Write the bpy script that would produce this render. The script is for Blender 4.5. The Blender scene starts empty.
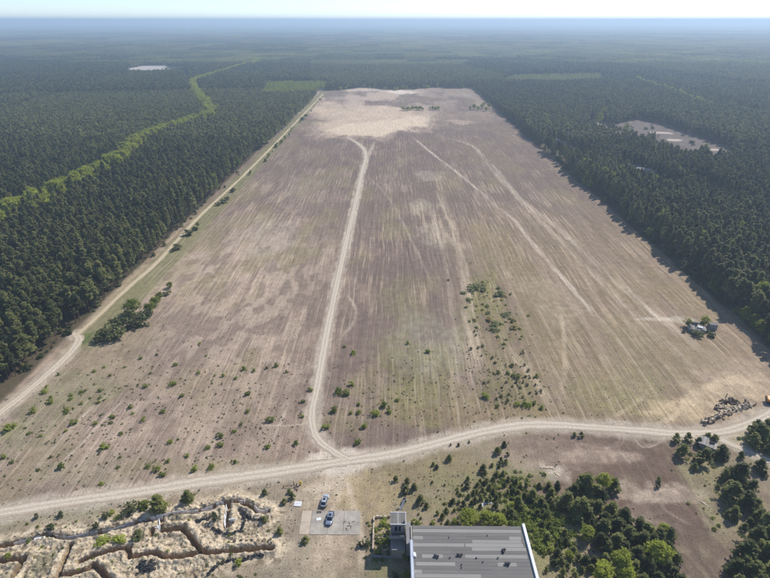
import bpy, math, random
import numpy as np
from mathutils import Vector, Matrix

# ------------------------------------------------------------------ camera, sky, sun, exposure
scene = bpy.context.scene
COL = scene.collection
H = 120.0                                   # drone height above the field, metres
F = 534.0                                   # focal length in photo pixels (770 wide)
PITCH, YAW = math.radians(26.74), math.radians(0.575)
SUN_AZ, SUN_EL = math.radians(47.0), math.radians(46.0)   # azimuth clockwise from +Y

cam_d = bpy.data.cameras.new('camera')
cam_d.sensor_width = 36.0
cam_d.lens = 36.0 * F / 770.0
cam_d.clip_start, cam_d.clip_end = 1.0, 120000.0
cam = bpy.data.objects.new('camera', cam_d)
COL.objects.link(cam)
cam.location = (0, 0, H)
cam.rotation_euler = (math.pi / 2 - PITCH, 0, YAW)
scene.camera = cam

world = bpy.data.worlds.new('World')
scene.world = world
world.use_nodes = True
wn = world.node_tree
bg = wn.nodes['Background']
sky = wn.nodes.new('ShaderNodeTexSky')
sky.sky_type = 'NISHITA'
sky.sun_disc = False
sky.sun_elevation = SUN_EL
sky.sun_rotation = SUN_AZ
sky.altitude = 200.0
sky.air_density = 0.6
sky.dust_density = 0.3
sky.ozone_density = 2.2
wn.links.new(sky.outputs[0], bg.inputs['Color'])
bg.inputs['Strength'].default_value = 0.15

sun_d = bpy.data.lights.new('sun', 'SUN')
sun_d.energy = 4.0
sun_d.angle = math.radians(0.53)
sun_d.color = (1.0, 0.965, 0.91)
sun = bpy.data.objects.new('sun', sun_d)
COL.objects.link(sun)
sd = Vector((math.sin(SUN_AZ) * math.cos(SUN_EL), math.cos(SUN_AZ) * math.cos(SUN_EL), math.sin(SUN_EL)))
sun.rotation_euler = sd.to_track_quat('Z', 'Y').to_euler()
sun.location = (300, 300, 400)

vs = scene.view_settings
vs.view_transform = 'Standard'
vs.look = 'None'
vs.exposure = 0.28
vs.gamma = 1.0
vs.use_curve_mapping = False
scene.render.engine = 'CYCLES'
cy = scene.cycles
cy.use_denoising = True
cy.max_bounces = 5
cy.diffuse_bounces = 3
cy.glossy_bounces = 2
cy.transmission_bounces = 3
cy.volume_bounces = 2
cy.transparent_max_bounces = 8
cy.use_adaptive_sampling = True
cy.adaptive_threshold = 0.015

rng = np.random.default_rng(7)
random.seed(7)


# ------------------------------------------------------------------ pixel -> place
def P(x, y, z=0.0):
    """Photo pixel to the point where its ray meets height z; also the depth along the lens axis."""
    u, v = (x - 385.0) / F, (289.0 - y) / F
    dy = math.cos(PITCH) + v * math.sin(PITCH)
    dz = -math.sin(PITCH) + v * math.cos(PITCH)
    c, s = math.cos(YAW), math.sin(YAW)
    d = (u * c - dy * s, u * s + dy * c, dz)
    t = (z - H) / d[2]
    return d[0] * t, d[1] * t, t


def proj(x, y, z):
    """World arrays to photo pixels and depth."""
    c, s = math.cos(YAW), math.sin(YAW)
    r = x * c + y * s
    f = -x * s + y * c
    dz = z - H
    ax = f * math.cos(PITCH) - dz * math.sin(PITCH)
    up = f * math.sin(PITCH) + dz * math.cos(PITCH)
    return 385 + F * r / ax, 289 - F * up / ax, ax


def PP(pts, z=0.0):
    return [P(a, b, z)[:2] for a, b in pts]


def C(r, g, b):
    f = lambda v: ((v / 255 + 0.055) / 1.055) ** 2.4 if v > 10 else v / 255 / 12.92
    return (f(r), f(g), f(b))


# ------------------------------------------------------------------ noise and polylines in numpy
def _hash(ix, iy, seed):
    h = (ix.astype(np.int64) * 374761393 + iy.astype(np.int64) * 668265263 + seed * 1442695041) & 0xFFFFFFFF
    h = ((h ^ (h >> 13)) * 1274126177) & 0xFFFFFFFF
    return ((h ^ (h >> 16)) & 0xFFFF) / 65535.0


def vnoise(x, y, seed=0):
    ix, iy = np.floor(x), np.floor(y)
    fx, fy = x - ix, y - iy
    fx, fy = fx * fx * (3 - 2 * fx), fy * fy * (3 - 2 * fy)
    a, b = _hash(ix, iy, seed), _hash(ix + 1, iy, seed)
    c, d = _hash(ix, iy + 1, seed), _hash(ix + 1, iy + 1, seed)
    return (a + (b - a) * fx) * (1 - fy) + (c + (d - c) * fx) * fy


def fbm(x, y, seed=0, octv=4):
    s, a, t = 0.0, 0.5, 0.0
    for k in range(octv):
        s = s + a * vnoise(x * 2 ** k, y * 2 ** k, seed + 17 * k)
        t += a
        a *= 0.5
    return s / t


def sstep(a, b, x):
    t = np.clip((x - a) / (b - a), 0, 1)
    return t * t * (3 - 2 * t)


def dist_poly(x, y, pts, reach=60.0):
    """Distance to a polyline, and signed side (positive left of travel) for points within reach."""
    d = np.full(x.shape, 1e9)
    p = np.array(pts)
    m = (x > p[:, 0].min() - reach) & (x < p[:, 0].max() + reach) & (y > p[:, 1].min() - reach) & (y < p[:, 1].max() + reach)
    if not m.any():
        return d
    xs, ys = x[m], y[m]
    dm = np.full(xs.shape, 1e9)
    for (x0, y0), (x1, y1) in zip(pts[:-1], pts[1:]):
        vx, vy = x1 - x0, y1 - y0
        t = np.clip(((xs - x0) * vx + (ys - y0) * vy) / (vx * vx + vy * vy + 1e-9), 0, 1)
        dm = np.minimum(dm, np.hypot(xs - x0 - t * vx, ys - y0 - t * vy))
    d[m] = dm
    return d


def in_poly(x, y, pts):
    ins = np.zeros(x.shape, bool)
    n = len(pts)
    for i in range(n):
        (x0, y0), (x1, y1) = pts[i], pts[(i + 1) % n]
        c = (y0 > y) != (y1 > y)
        ins ^= c & (x < (x1 - x0) * (y - y0) / (y1 - y0 + 1e-12) + x0)
    return ins


def smooth(pts, step=2.0):
    """Catmull-Rom resampling of a polyline at about `step` metres."""
    p = np.array(pts, float)
    q = np.vstack([2 * p[0] - p[1], p, 2 * p[-1] - p[-2]])
    out = []
    for i in range(1, len(q) - 2):
        n = max(2, int(np.hypot(*(q[i + 1] - q[i])) / step))
        for k in range(n):
            t = k / n
            out.append(0.5 * ((2 * q[i]) + (-q[i - 1] + q[i + 1]) * t + (2 * q[i - 1] - 5 * q[i] + 4 * q[i + 1] - q[i + 2]) * t * t
                              + (-q[i - 1] + 3 * q[i] - 3 * q[i + 1] + q[i + 2]) * t ** 3))
    out.append(q[-2])
    return [tuple(v) for v in out]


# ------------------------------------------------------------------ object helpers
def tag(o, label=None, cat=None, group=None, kind=None):
    if label: o['label'] = label
    if cat: o['category'] = cat
    if group: o['group'] = group
    if kind: o['kind'] = kind
    return o


def link(o, parent=None):
    COL.objects.link(o)
    if parent is not None:
        o.parent = parent
    return o


def empty(name, loc=(0, 0, 0), rz=0.0, label=None, cat=None, group=None):
    o = bpy.data.objects.new(name, None)
    o.empty_display_size = 0.5
    o.location = loc
    o.rotation_euler = (0, 0, rz)
    link(o)
    return tag(o, label, cat, group)


def mesh_np(name, v, f, mat=None, smooth_shade=False):
    me = bpy.data.meshes.new(name)
    me.from_pydata([tuple(a) for a in v] if not isinstance(v, np.ndarray) else v.tolist(), [], f if isinstance(f, list) else f.tolist())
    if mat: me.materials.append(mat)
    if smooth_shade:
        me.polygons.foreach_set('use_smooth', [True] * len(me.polygons))
    me.update()
    return me


class MB:
    """Collects simple solids into one mesh."""
    def __init__(s):
        s.v, s.f = [], []

    def add(s, v, f):
        n = len(s.v)
        s.v += [tuple(a) for a in v]
        s.f += [tuple(i + n for i in q) for q in f]
        return s

    def box(s, x0, x1, y0, y1, z0, z1, M=None):
        v = [(x0, y0, z0), (x1, y0, z0), (x1, y1, z0), (x0, y1, z0), (x0, y0, z1), (x1, y0, z1), (x1, y1, z1), (x0, y1, z1)]
        if M is not None: v = [tuple(M @ Vector(a)) for a in v]
        return s.add(v, [(3, 2, 1, 0), (4, 5, 6, 7), (0, 1, 5, 4), (1, 2, 6, 5), (2, 3, 7, 6), (3, 0, 4, 7)])

    def tube(s, a, b, r0, r1=None, n=8):
        r1 = r0 if r1 is None else r1
        a, b = Vector(a), Vector(b)
        q = (b - a).to_track_quat('Z', 'Y')
        v = []
        for p, r in ((a, r0), (b, r1)):
            for k in range(n):
                t = 2 * math.pi * k / n
                v.append(p + q @ Vector((r * math.cos(t), r * math.sin(t), 0)))
        f = [(k, (k + 1) % n, n + (k + 1) % n, n + k) for k in range(n)]
        f += [tuple(range(n - 1, -1, -1)), tuple(range(n, 2 * n))]
        return s.add(v, f)

    def prism(s, prof, y0, y1, w=None):
        """Profile in x-z pushed from y0 to y1."""
        n = len(prof)
        v = [(x, y0, z) for x, z in prof] + [(x, y1, z) for x, z in prof]
        f = [(k, (k + 1) % n, n + (k + 1) % n, n + k) for k in range(n)]
        f += [tuple(range(n - 1, -1, -1)), tuple(range(n, 2 * n))]
        return s.add(v, f)

    def build(s, name, mat, parent=None, bevel=0.0, sm=False):
        me = mesh_np(name, s.v, s.f, mat, sm)
        o = link(bpy.data.objects.new(name, me), parent)
        if bevel:
            m = o.modifiers.new('bevel', 'BEVEL')
            m.width, m.segments, m.limit_method = bevel, 2, 'ANGLE'
        return o


# ------------------------------------------------------------------ materials
def nodes_of(name):
    m = bpy.data.materials.new(name)
    m.use_nodes = True
    nt = m.node_tree
    b = nt.nodes['Principled BSDF']
    b.inputs['Specular IOR Level'].default_value = 0.25
    return m, nt, b


def N(nt, kind, **kw):
    n = nt.nodes.new(kind)
    for k, v in kw.items():
        if k in n.inputs.keys() if hasattr(n.inputs, 'keys') else False:
            n.inputs[k].default_value = v
        else:
            setattr(n, k, v)
    return n


def noise(nt, scale, detail=4, rough=0.55, vec=None, mapscale=None):
    t = nt.nodes.new('ShaderNodeTexNoise')
    t.inputs['Scale'].default_value = scale
    t.inputs['Detail'].default_value = detail
    t.inputs['Roughness'].default_value = rough
    if vec is not None:
        if mapscale:
            mp = nt.nodes.new('ShaderNodeMapping')
            mp.inputs['Scale'].default_value = mapscale
            nt.links.new(vec, mp.inputs['Vector'])
            vec = mp.outputs[0]
        nt.links.new(vec, t.inputs['Vector'])
    return t.outputs['Fac']


def ramp(nt, fac, stops):
    r = nt.nodes.new('ShaderNodeValToRGB')
    e = r.color_ramp.elements
    while len(e) < len(stops): e.new(0.5)
    for el, (p, c) in zip(e, stops):
        el.position = p
        el.color = (*c, 1) if len(c) == 3 else c
    nt.links.new(fac, r.inputs[0])
    return r.outputs[0]


def mixc(nt, a, b, fac, mode='MIX'):
    m = nt.nodes.new('ShaderNodeMix')
    m.data_type, m.blend_type = 'RGBA', mode
    for s, v in ((m.inputs[6], a), (m.inputs[7], b), (m.inputs[0], fac)):
        if isinstance(v, (int, float)): s.default_value = v
        elif isinstance(v, tuple): s.default_value = (*v, 1) if len(v) == 3 else v
        else: nt.links.new(v, s)
    return m.outputs[2]


def math_n(nt, op, a, b=0.0, clamp=False):
    m = nt.nodes.new('ShaderNodeMath')
    m.operation, m.use_clamp = op, clamp
    for s, v in ((m.inputs[0], a), (m.inputs[1], b)):
        if isinstance(v, (int, float)): s.default_value = v
        else: nt.links.new(v, s)
    return m.outputs[0]


def bump(nt, b, h, strength=0.4, dist=0.1):
    n = nt.nodes.new('ShaderNodeBump')
    n.inputs['Strength'].default_value = strength
    n.inputs['Distance'].default_value = dist
    nt.links.new(h, n.inputs['Height'])
    nt.links.new(n.outputs[0], b.inputs['Normal'])


def mat_plain(name, c, rough=0.8, var=0.25, scale=1.5, metal=0.0, spec=None, bumpy=0.0):
    """A colour with uneven weathering, in object space."""
    m, nt, b = nodes_of(name)
    tc = nt.nodes.new('ShaderNodeTexCoord')
    oi = nt.nodes.new('ShaderNodeObjectInfo')
    f = noise(nt, scale, 5, 0.6, tc.outputs['Object'])
    f2 = math_n(nt, 'ADD', math_n(nt, 'MULTIPLY', f, 0.8), math_n(nt, 'MULTIPLY', oi.outputs['Random'], 0.2))
    lo, hi = tuple(v * (1 - var) for v in c), tuple(min(1, v * (1 + var)) for v in c)
    nt.links.new(ramp(nt, f2, [(0.25, lo), (0.75, hi)]), b.inputs['Base Color'])
    b.inputs['Roughness'].default_value = rough
    b.inputs['Metallic'].default_value = metal
    if spec is not None: b.inputs['Specular IOR Level'].default_value = spec
    if bumpy: bump(nt, b, f, bumpy, 0.05)
    return m


def mat_foliage(name, dark, light, rnd=0.35, trans=0.25, yellow=None):
    """Leaves: each tree its own tone, clumps vary, some light passes through."""
    m, nt, b = nodes_of(name)
    oi = nt.nodes.new('ShaderNodeObjectInfo')
    geo = nt.nodes.new('ShaderNodeNewGeometry')
    tone = nt.nodes.new('ShaderNodeAttribute')
    tone.attribute_type, tone.attribute_name = 'INSTANCER', 'tone'
    f = noise(nt, 0.9, 3, 0.6, geo.outputs['Position'])
    isl = geo.outputs['Random Per Island']
    v = math_n(nt, 'ADD', math_n(nt, 'MULTIPLY', f, 0.5), math_n(nt, 'MULTIPLY', isl, 0.4))
    v = math_n(nt, 'ADD', v, math_n(nt, 'MULTIPLY', math_n(nt, 'SUBTRACT', oi.outputs['Random'], 0.5), rnd))
    v = math_n(nt, 'ADD', v, tone.outputs['Fac'], clamp=True)
    col = ramp(nt, v, [(0.1, dark), (0.85, light)])
    if yellow is not None:
        col = mixc(nt, col, yellow, math_n(nt, 'MULTIPLY', math_n(nt, 'GREATER_THAN', oi.outputs['Random'], 0.8), 0.35))
    nt.links.new(col, b.inputs['Base Color'])
    b.inputs['Roughness'].default_value = 0.65
    b.inputs['Specular IOR Level'].default_value = 0.2
    if trans:
        tr = nt.nodes.new('ShaderNodeBsdfTranslucent')
        nt.links.new(col, tr.inputs['Color'])
        mx = nt.nodes.new('ShaderNodeMixShader')
        mx.inputs[0].default_value = trans
        nt.links.new(b.outputs[0], mx.inputs[1])
        nt.links.new(tr.outputs[0], mx.inputs[2])
        nt.links.new(mx.outputs[0], nt.nodes['Material Output'].inputs['Surface'])
    return m


M = {}
M['pine'] = mat_foliage('pine_needles', (0.050, 0.060, 0.022), (0.310, 0.310, 0.098), 0.6, 0.35)
M['young'] = mat_foliage('young_pine_needles', (0.048, 0.060, 0.018), (0.310, 0.312, 0.088), 0.6, 0.35)
M['leaf'] = mat_foliage('spring_leaves', (0.090, 0.125, 0.014), (0.400, 0.430, 0.050), 0.4, 0.45)
M['shrub'] = mat_foliage('shrub_leaves', (0.105, 0.140, 0.020), (0.400, 0.440, 0.075), 0.5, 0.4)
M['olive'] = mat_foliage('dull_shrub_leaves', (0.050, 0.062, 0.022), (0.200, 0.210, 0.075), 0.5, 0.3)
M['rust'] = mat_foliage('rusty_weeds', (0.10, 0.075, 0.025), (0.28, 0.21, 0.07), 0.5, 0.2)
M['bark'] = mat_plain('pine_bark', (0.16, 0.10, 0.065), 0.9, 0.35, 3.0)
M['birch'] = mat_plain('pale_bark', (0.42, 0.40, 0.36), 0.9, 0.4, 4.0)
M['concrete'] = mat_plain('weathered_concrete', C(164, 155, 142), 0.9, 0.32, 0.45, bumpy=0.3)
M['concrete_pale'] = mat_plain('sandy_concrete', C(184, 168, 148), 0.9, 0.2, 0.5, bumpy=0.3)
M['concrete_dark'] = mat_plain('dark_concrete', C(128, 126, 124), 0.9, 0.28, 0.7, bumpy=0.3)  # darker grey concrete, also on the tower's upper storey
M['roof_grey'] = mat_plain('old_fibre_cement', C(119, 115, 110), 0.85, 0.22, 0.9, bumpy=0.2)
M['roof_light'] = mat_plain('pale_fibre_cement', C(150, 146, 139), 0.8, 0.12, 0.9)
M['zinc'] = mat_plain('zinc_sheet', (0.62, 0.65, 0.70), 0.38, 0.1, 0.8, metal=0.75)
M['white'] = mat_plain('weathered_white_paint', (0.74, 0.74, 0.73), 0.6, 0.12, 1.5)
M['board'] = mat_plain('pale_board', C(242, 243, 245), 0.7, 0.08, 2.0)
M['board_grey'] = mat_plain('shade_tinted_board', C(182, 190, 200), 0.75, 0.18, 2.0)  # shade on the boards facing away from the sun, put into their colour
M['rubber'] = mat_plain('old_rubber', (0.035, 0.036, 0.038), 0.75, 0.35, 3.0)
M['wood'] = mat_plain('grey_wood', C(128, 110, 92), 0.9, 0.3, 4.0)
M['wood_dark'] = mat_plain('dark_wood', C(78, 66, 58), 0.9, 0.3, 4.0)
M['yellow'] = mat_plain('yellow_paint', (0.72, 0.46, 0.03), 0.5, 0.12, 2.0)
M['orange'] = mat_plain('orange_paint', (0.75, 0.27, 0.02), 0.4, 0.08, 1.0, spec=0.5)
M['steel'] = mat_plain('dark_steel', (0.045, 0.045, 0.048), 0.6, 0.3, 2.0, metal=0.3)
M['stone'] = mat_plain('broken_concrete', C(198, 180, 154), 0.9, 0.3, 1.5)
M['stone_dark'] = mat_plain('dark_rubble', C(86, 73, 61), 0.9, 0.35, 1.5)
M['brick'] = mat_plain('grey_plaster', C(150, 148, 144), 0.9, 0.25, 0.8)
M['ash'] = mat_plain('charred_wood', (0.02, 0.018, 0.017), 0.9, 0.4, 4.0)
M['glass'] = mat_plain('dark_glass', (0.015, 0.018, 0.022), 0.08, 0.1, 1.0, spec=0.6)
M['silver'] = mat_plain('silver_car_paint', (0.60, 0.63, 0.66), 0.28, 0.04, 0.5, metal=0.55, spec=0.6)
M['silver_blue'] = mat_plain('blue_silver_car_paint', (0.42, 0.47, 0.55), 0.28, 0.04, 0.5, metal=0.6, spec=0.6)
M['plastic'] = mat_plain('black_plastic', (0.02, 0.02, 0.022), 0.5, 0.2, 2.0)
M['lamp'] = mat_plain('lamp_glass', (0.75, 0.76, 0.78), 0.15, 0.05, 2.0, spec=0.6)
M['red_lamp'] = mat_plain('red_lamp_glass', (0.35, 0.02, 0.02), 0.2, 0.1, 2.0, spec=0.6)
M['alloy'] = mat_plain('alloy_rim', (0.45, 0.46, 0.48), 0.35, 0.1, 3.0, metal=0.7)
M['inner_shade'] = mat_plain('painted_opening_shade', (0.03, 0.03, 0.03), 0.95, 0.3, 1.0)  # near-black colour standing in for the shade inside a doorway


def mat_ground():
    m, nt, b = nodes_of('field_soil')
    at = nt.nodes.new('ShaderNodeAttribute')
    at.attribute_name = 'soil'
    geo = nt.nodes.new('ShaderNodeNewGeometry')
    p = geo.outputs['Position']
    fine = noise(nt, 2.2, 5, 0.65, p)
    row = noise(nt, 1.0, 3, 0.65, p, (1.7, 0.05, 1.0))
    row2 = noise(nt, 1.0, 3, 0.6, p, (0.6, 0.02, 1.0))
    blot = noise(nt, 0.30, 6, 0.7, p)
    c = mixc(nt, at.outputs['Color'], ramp(nt, fine, [(0.30, (0.52, 0.50, 0.48)), (0.52, (1, 1, 1)), (0.72, (1.38, 1.34, 1.28))]), 0.8, 'MULTIPLY')
    c = mixc(nt, c, ramp(nt, row, [(0.32, (0.74, 0.72, 0.71)), (0.5, (1, 1, 1)), (0.66, (1.34, 1.31, 1.26))]), at.outputs['Alpha'], 'MULTIPLY')
    c = mixc(nt, c, ramp(nt, row2, [(0.35, (0.90, 0.89, 0.88)), (0.5, (1, 1, 1)), (0.65, (1.12, 1.11, 1.09))]), at.outputs['Alpha'], 'MULTIPLY')
    c = mixc(nt, c, ramp(nt, blot, [(0.32, (0.72, 0.71, 0.69)), (0.66, (1.24, 1.23, 1.21))]), 0.7, 'MULTIPLY')
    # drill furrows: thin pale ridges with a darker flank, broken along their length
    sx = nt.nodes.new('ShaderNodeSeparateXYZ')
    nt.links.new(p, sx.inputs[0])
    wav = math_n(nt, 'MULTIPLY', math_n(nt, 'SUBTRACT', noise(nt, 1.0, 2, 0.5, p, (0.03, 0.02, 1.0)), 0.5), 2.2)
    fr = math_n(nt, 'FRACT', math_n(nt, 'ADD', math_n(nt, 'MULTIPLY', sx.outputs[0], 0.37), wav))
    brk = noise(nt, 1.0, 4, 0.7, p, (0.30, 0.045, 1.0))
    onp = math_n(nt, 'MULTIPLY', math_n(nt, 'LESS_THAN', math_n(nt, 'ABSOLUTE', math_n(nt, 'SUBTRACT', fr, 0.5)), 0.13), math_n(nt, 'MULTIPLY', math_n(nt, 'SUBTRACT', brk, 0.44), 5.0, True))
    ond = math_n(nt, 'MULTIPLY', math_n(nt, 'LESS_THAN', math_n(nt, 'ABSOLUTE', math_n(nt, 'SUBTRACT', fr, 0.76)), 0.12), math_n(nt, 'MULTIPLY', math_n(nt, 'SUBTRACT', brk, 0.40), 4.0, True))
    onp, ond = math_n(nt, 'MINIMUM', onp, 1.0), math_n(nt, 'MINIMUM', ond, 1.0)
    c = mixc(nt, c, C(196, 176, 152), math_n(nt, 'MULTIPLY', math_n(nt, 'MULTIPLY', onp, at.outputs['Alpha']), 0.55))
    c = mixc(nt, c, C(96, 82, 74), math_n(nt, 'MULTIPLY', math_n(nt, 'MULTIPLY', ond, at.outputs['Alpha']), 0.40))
    # scattered dry tufts and twigs
    vor = nt.nodes.new('ShaderNodeTexVoronoi')
    vor.inputs['Scale'].default_value = 0.75
    nt.links.new(p, vor.inputs['Vector'])
    dot = math_n(nt, 'LESS_THAN', vor.outputs['Distance'], 0.20)
    sep = nt.nodes.new('ShaderNodeSeparateColor')
    nt.links.new(vor.outputs['Color'], sep.inputs[0])
    dot = math_n(nt, 'MULTIPLY', dot, math_n(nt, 'GREATER_THAN', sep.outputs[0], 0.62))
    c = mixc(nt, c, (0.095, 0.085, 0.055), math_n(nt, 'MULTIPLY', dot, 0.7))
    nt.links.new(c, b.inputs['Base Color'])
    b.inputs['Roughness'].default_value = 0.95
    b.inputs['Specular IOR Level'].default_value = 0.1
    bump(nt, b, math_n(nt, 'ADD', fine, math_n(nt, 'MULTIPLY', row, 0.8)), 0.55, 0.22)
    return m


def mat_road(name, c_rut, c_mid, c_edge):
    m, nt, b = nodes_of(name)
    uv = nt.nodes.new('ShaderNodeUVMap')
    sp = nt.nodes.new('ShaderNodeSeparateXYZ')
    nt.links.new(uv.outputs[0], sp.inputs[0])
    geo = nt.nodes.new('ShaderNodeNewGeometry')
    p = geo.outputs['Position']
    n1 = noise(nt, 0.35, 5, 0.6, p)
    n2 = noise(nt, 1.8, 5, 0.65, p)
    u = math_n(nt, 'ADD', sp.outputs[0], math_n(nt, 'MULTIPLY', math_n(nt, 'SUBTRACT', n1, 0.5), 0.22))
    stops = [(0.0, c_edge), (0.14, c_mid), (0.30, c_rut), (0.5, c_mid), (0.70, c_rut), (0.86, c_mid), (1.0, c_edge)]
    c = ramp(nt, u, stops)
    c = mixc(nt, c, ramp(nt, n2, [(0.3, (0.70, 0.68, 0.65)), (0.7, (1.18, 1.17, 1.15))]), 0.85, 'MULTIPLY')
    nt.links.new(c, b.inputs['Base Color'])
    b.inputs['Roughness'].default_value = 0.95
    b.inputs['Specular IOR Level'].default_value = 0.1
    bump(nt, b, n2, 0.4, 0.1)
    return m


# ------------------------------------------------------------------ layout of the ground (metres)
FX0, FX1, FY1 = -121.0, 157.0, 1105.0        # the cleared field
main_px = [(-60, 522), (0, 512.5), (60, 503), (130, 493), (200, 482), (260, 474), (310, 466.5), (345, 461), (390, 454.5), (430, 445),
           (470, 434.5), (505, 427.5), (540, 424.5), (590, 427), (640, 430.5), (680, 433.5), (715, 432.5), (742, 426.5), (770, 414), (800, 398)]
fork_px = [(690, 434), (712, 437), (735, 446), (770, 461), (810, 480)]
mid_px = [(347, 459.5), (331, 450), (318, 439), (312.5, 425), (312.5, 408), (317, 388), (325, 342), (336, 288), (346, 243), (356, 200),
          (363, 168), (366, 156), (363, 148), (355, 141.5), (348, 137.5)]
left_px = [(-40, 449), (0, 413), (20, 397.5), (50, 372), (68, 355), (77, 344), (79, 338), (73, 333)]
track_px = [(76, 336), (95, 319), (130, 286), (160, 259.5), (200, 216), (250, 169), (300, 118), (323, 94)]
ROADS = {'main': (smooth(PP(main_px), 1.5), 2.6), 'fork': (smooth(PP(fork_px), 1.5), 1.6), 'mid': (smooth(PP(mid_px), 1.5), 1.9),
         'left': (smooth(PP(left_px), 1.2), 2.2), 'track': (smooth(PP(track_px), 3.0), 1.1)}

# trenches: pixel polylines traced on the flat ground
TR = {
    'top': [(-20, 549), (0, 547.5), (13, 545.5), (26, 542), (39, 537.8), (47, 536), (61, 538.2), (73, 538.8), (92, 534), (116, 530), (130, 524.5),
            (144, 521), (152, 519.5), (170, 515), (180, 514), (200, 512), (211, 508.8), (223, 503.8), (241, 502.2), (251, 506.5), (258, 512), (268, 512.5)],
    'spur': [(161.5, 519), (160.5, 528.8), (152, 530), (151.5, 535)],
    'nook': [(228.6, 505), (226.5, 527)],
    'mid_a': [(80, 562), (95, 555.8), (110, 551), (128, 548)],
    'mid_b': [(130, 557.5), (144, 555), (154.5, 552.6), (165, 558.3), (174, 558.2), (188, 556), (199, 553.2)],
    'mid_c': [(163, 531), (182, 528.6), (190.5, 537.6), (200.7, 551.2), (207.5, 553.7), (230, 551.6), (272, 548.5)],
    'low_a': [(93.7, 564.6), (107, 578), (116, 588)],
    'low_b': [(-20, 563), (0, 562), (25, 560)],
    'low_c': [(58, 577), (64, 560), (71, 546)],
    'low_d': [(128, 549), (130, 557.5)],
    'low_e': [(10, 582), (21, 565), (25, 560)],
    'low_f': [(46, 588), (58, 577), (84, 572), (93.7, 564.6)],
}
TR = {k: PP(v) for k, v in TR.items()}
TRENCH_ZONE = PP([(-40, 548), (0, 540), (40, 526), (90, 524), (150, 500), (200, 497), (235, 490), (262, 498), (285, 515), (268, 532), (285, 546),
                  (275, 562), (240, 562), (215, 582), (200, 600), (-40, 600)])

# ------------------------------------------------------------------ the ground sheet
def lines(parts):
    out = []
    for a, b, s in parts:
        out.append(np.arange(a, b, s))
    return np.unique(np.round(np.concatenate(out), 3))

far = np.array([260, 330, 430, 600, 900, 1400, 2200, 3600, 6000, 10000, 17000, 32000.0])
xs = np.unique(np.concatenate([-far, lines([(-220, -112, 1.0), (-112, -26, 0.25), (-26, 100, 0.6), (100, 205, 0.9)]), far, np.arange(-24000, 24001, 2000.0)]))
yl = [126.0]
while yl[-1] < 1250: yl.append(yl[-1] + max(0.5, 0.0042 * (yl[-1] - 20)))
ys = np.unique(np.concatenate([[-32000, -8000, -2000, -600, -150, -30, 20, 45, 60, 70], np.arange(72, 116, 0.25), np.arange(116, 126, 0.4), yl,
                               [1330, 1450, 1650, 2000, 2600, 3600, 5200, 8000, 9500, 11000, 12500, 14000, 16000, 18000, 20000, 22500, 25000, 28000, 32000.0]]))
GX, GY = np.meshgrid(xs, ys)
gx, gy = GX.ravel(), GY.ravel()
near = (np.abs(gx) < 230) & (gy > 40) & (gy < 1300)

col = np.zeros((gx.size, 4))
def lay(c, mask):
    mask = np.clip(mask, 0, 1)[:, None]
    col[:, :3] = col[:, :3] * (1 - mask) + np.array(c) * mask

x, y = gx, gy
n_big = fbm(x / 55, y / 90, 3, 4)
n_mid = fbm(x / 14, y / 26, 11, 4)
n_sm = fbm(x / 3.2, y / 4.5, 23, 3)
rows = fbm(x / 2.1, y / 42, 31, 3)             # drill rows run the length of the field
rows2 = fbm(x / 5.5, y / 160, 37, 3)
band = vnoise(x / 17.0, y / 900, 41)

# forest floor everywhere first, then the field
lay(C(92, 82, 64), np.ones(x.size))
lay(C(70, 72, 50), sstep(0.45, 0.65, n_mid) * 0.7)
wob = (fbm(y / 30, x * 0 + 3.3, 51, 3) - 0.5) * 7
wobf = (fbm(x / 45, y * 0 + 7.7, 53, 4) - 0.5) * 110
fld = sstep(-137.5, -135.5, x + wob * 0.4) * (1 - sstep(FX1 - 2, FX1 + 1.5, x + wob)) * (1 - sstep(FY1 - 4, FY1 + 10, y + wobf))
soil_m, soil_d, soil_l, soil_s = C(128, 111, 99), C(103, 88, 79), C(153, 134, 117), C(184, 164, 141)
grass_d, grass_g, ochre = C(142, 131, 95), C(121, 117, 70), C(142, 125, 95)
base = np.zeros((x.size, 3))
t = np.clip(0.18 + 0.62 * (rows - 0.25) * 1.1 + 0.16 * (rows2 - 0.5) + 0.28 * (n_big - 0.5) + 0.28 * (n_mid - 0.5), 0, 1)[:, None]
base[:] = np.array(soil_d) * (1 - t) + np.array(soil_l) * t
sv = col[:, :3].copy()
col[:, :3] = base
south = y < 128
lay(soil_m, 0.35 * np.ones(x.size))
lay(soil_l, sstep(0.50, 0.68, n_mid) * 0.35)
lay(soil_s, sstep(0.60, 0.72, rows) * sstep(0.42, 0.6, n_mid) * 0.5)
lay(C(188, 168, 147), (1 - sstep(-70, 0, x)) * (1 - sstep(240, 400, y)) * (0.25 + 0.55 * sstep(0.40, 0.58, fbm(x / 4, y / 9, 47, 4))))
lay(grass_d, sstep(0.52, 0.68, fbm(x / 22, y / 40, 61, 4)) * 0.45)

def blob(px, py, rx, ry, c, s, seed=0, soft=0.5):
    bx, by, _ = P(px, py)
    w_ = np.where((np.abs(x - bx) < 2.2 * rx) & (np.abs(y - by) < 2.2 * ry))[0]
    xw, yw = x[w_], y[w_]
    d = np.hypot((xw - bx) / rx, (yw - by) / ry) + (fbm(xw / (rx * 0.35 + 1), yw / (ry * 0.35 + 1), 71 + seed, 4) - 0.5) * 1.3
    fine_ = 0.5 + 0.5 * sstep(0.40, 0.58, fbm(xw / 1.6, yw / 3.0, 75 + seed, 3))
    k_ = np.clip((1 - sstep(1 - soft, 1 + soft * 0.3, d)) * s * fine_, 0, 1)[:, None]
    col[w_, :3] = col[w_, :3] * (1 - k_) + np.array(c) * k_

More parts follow.
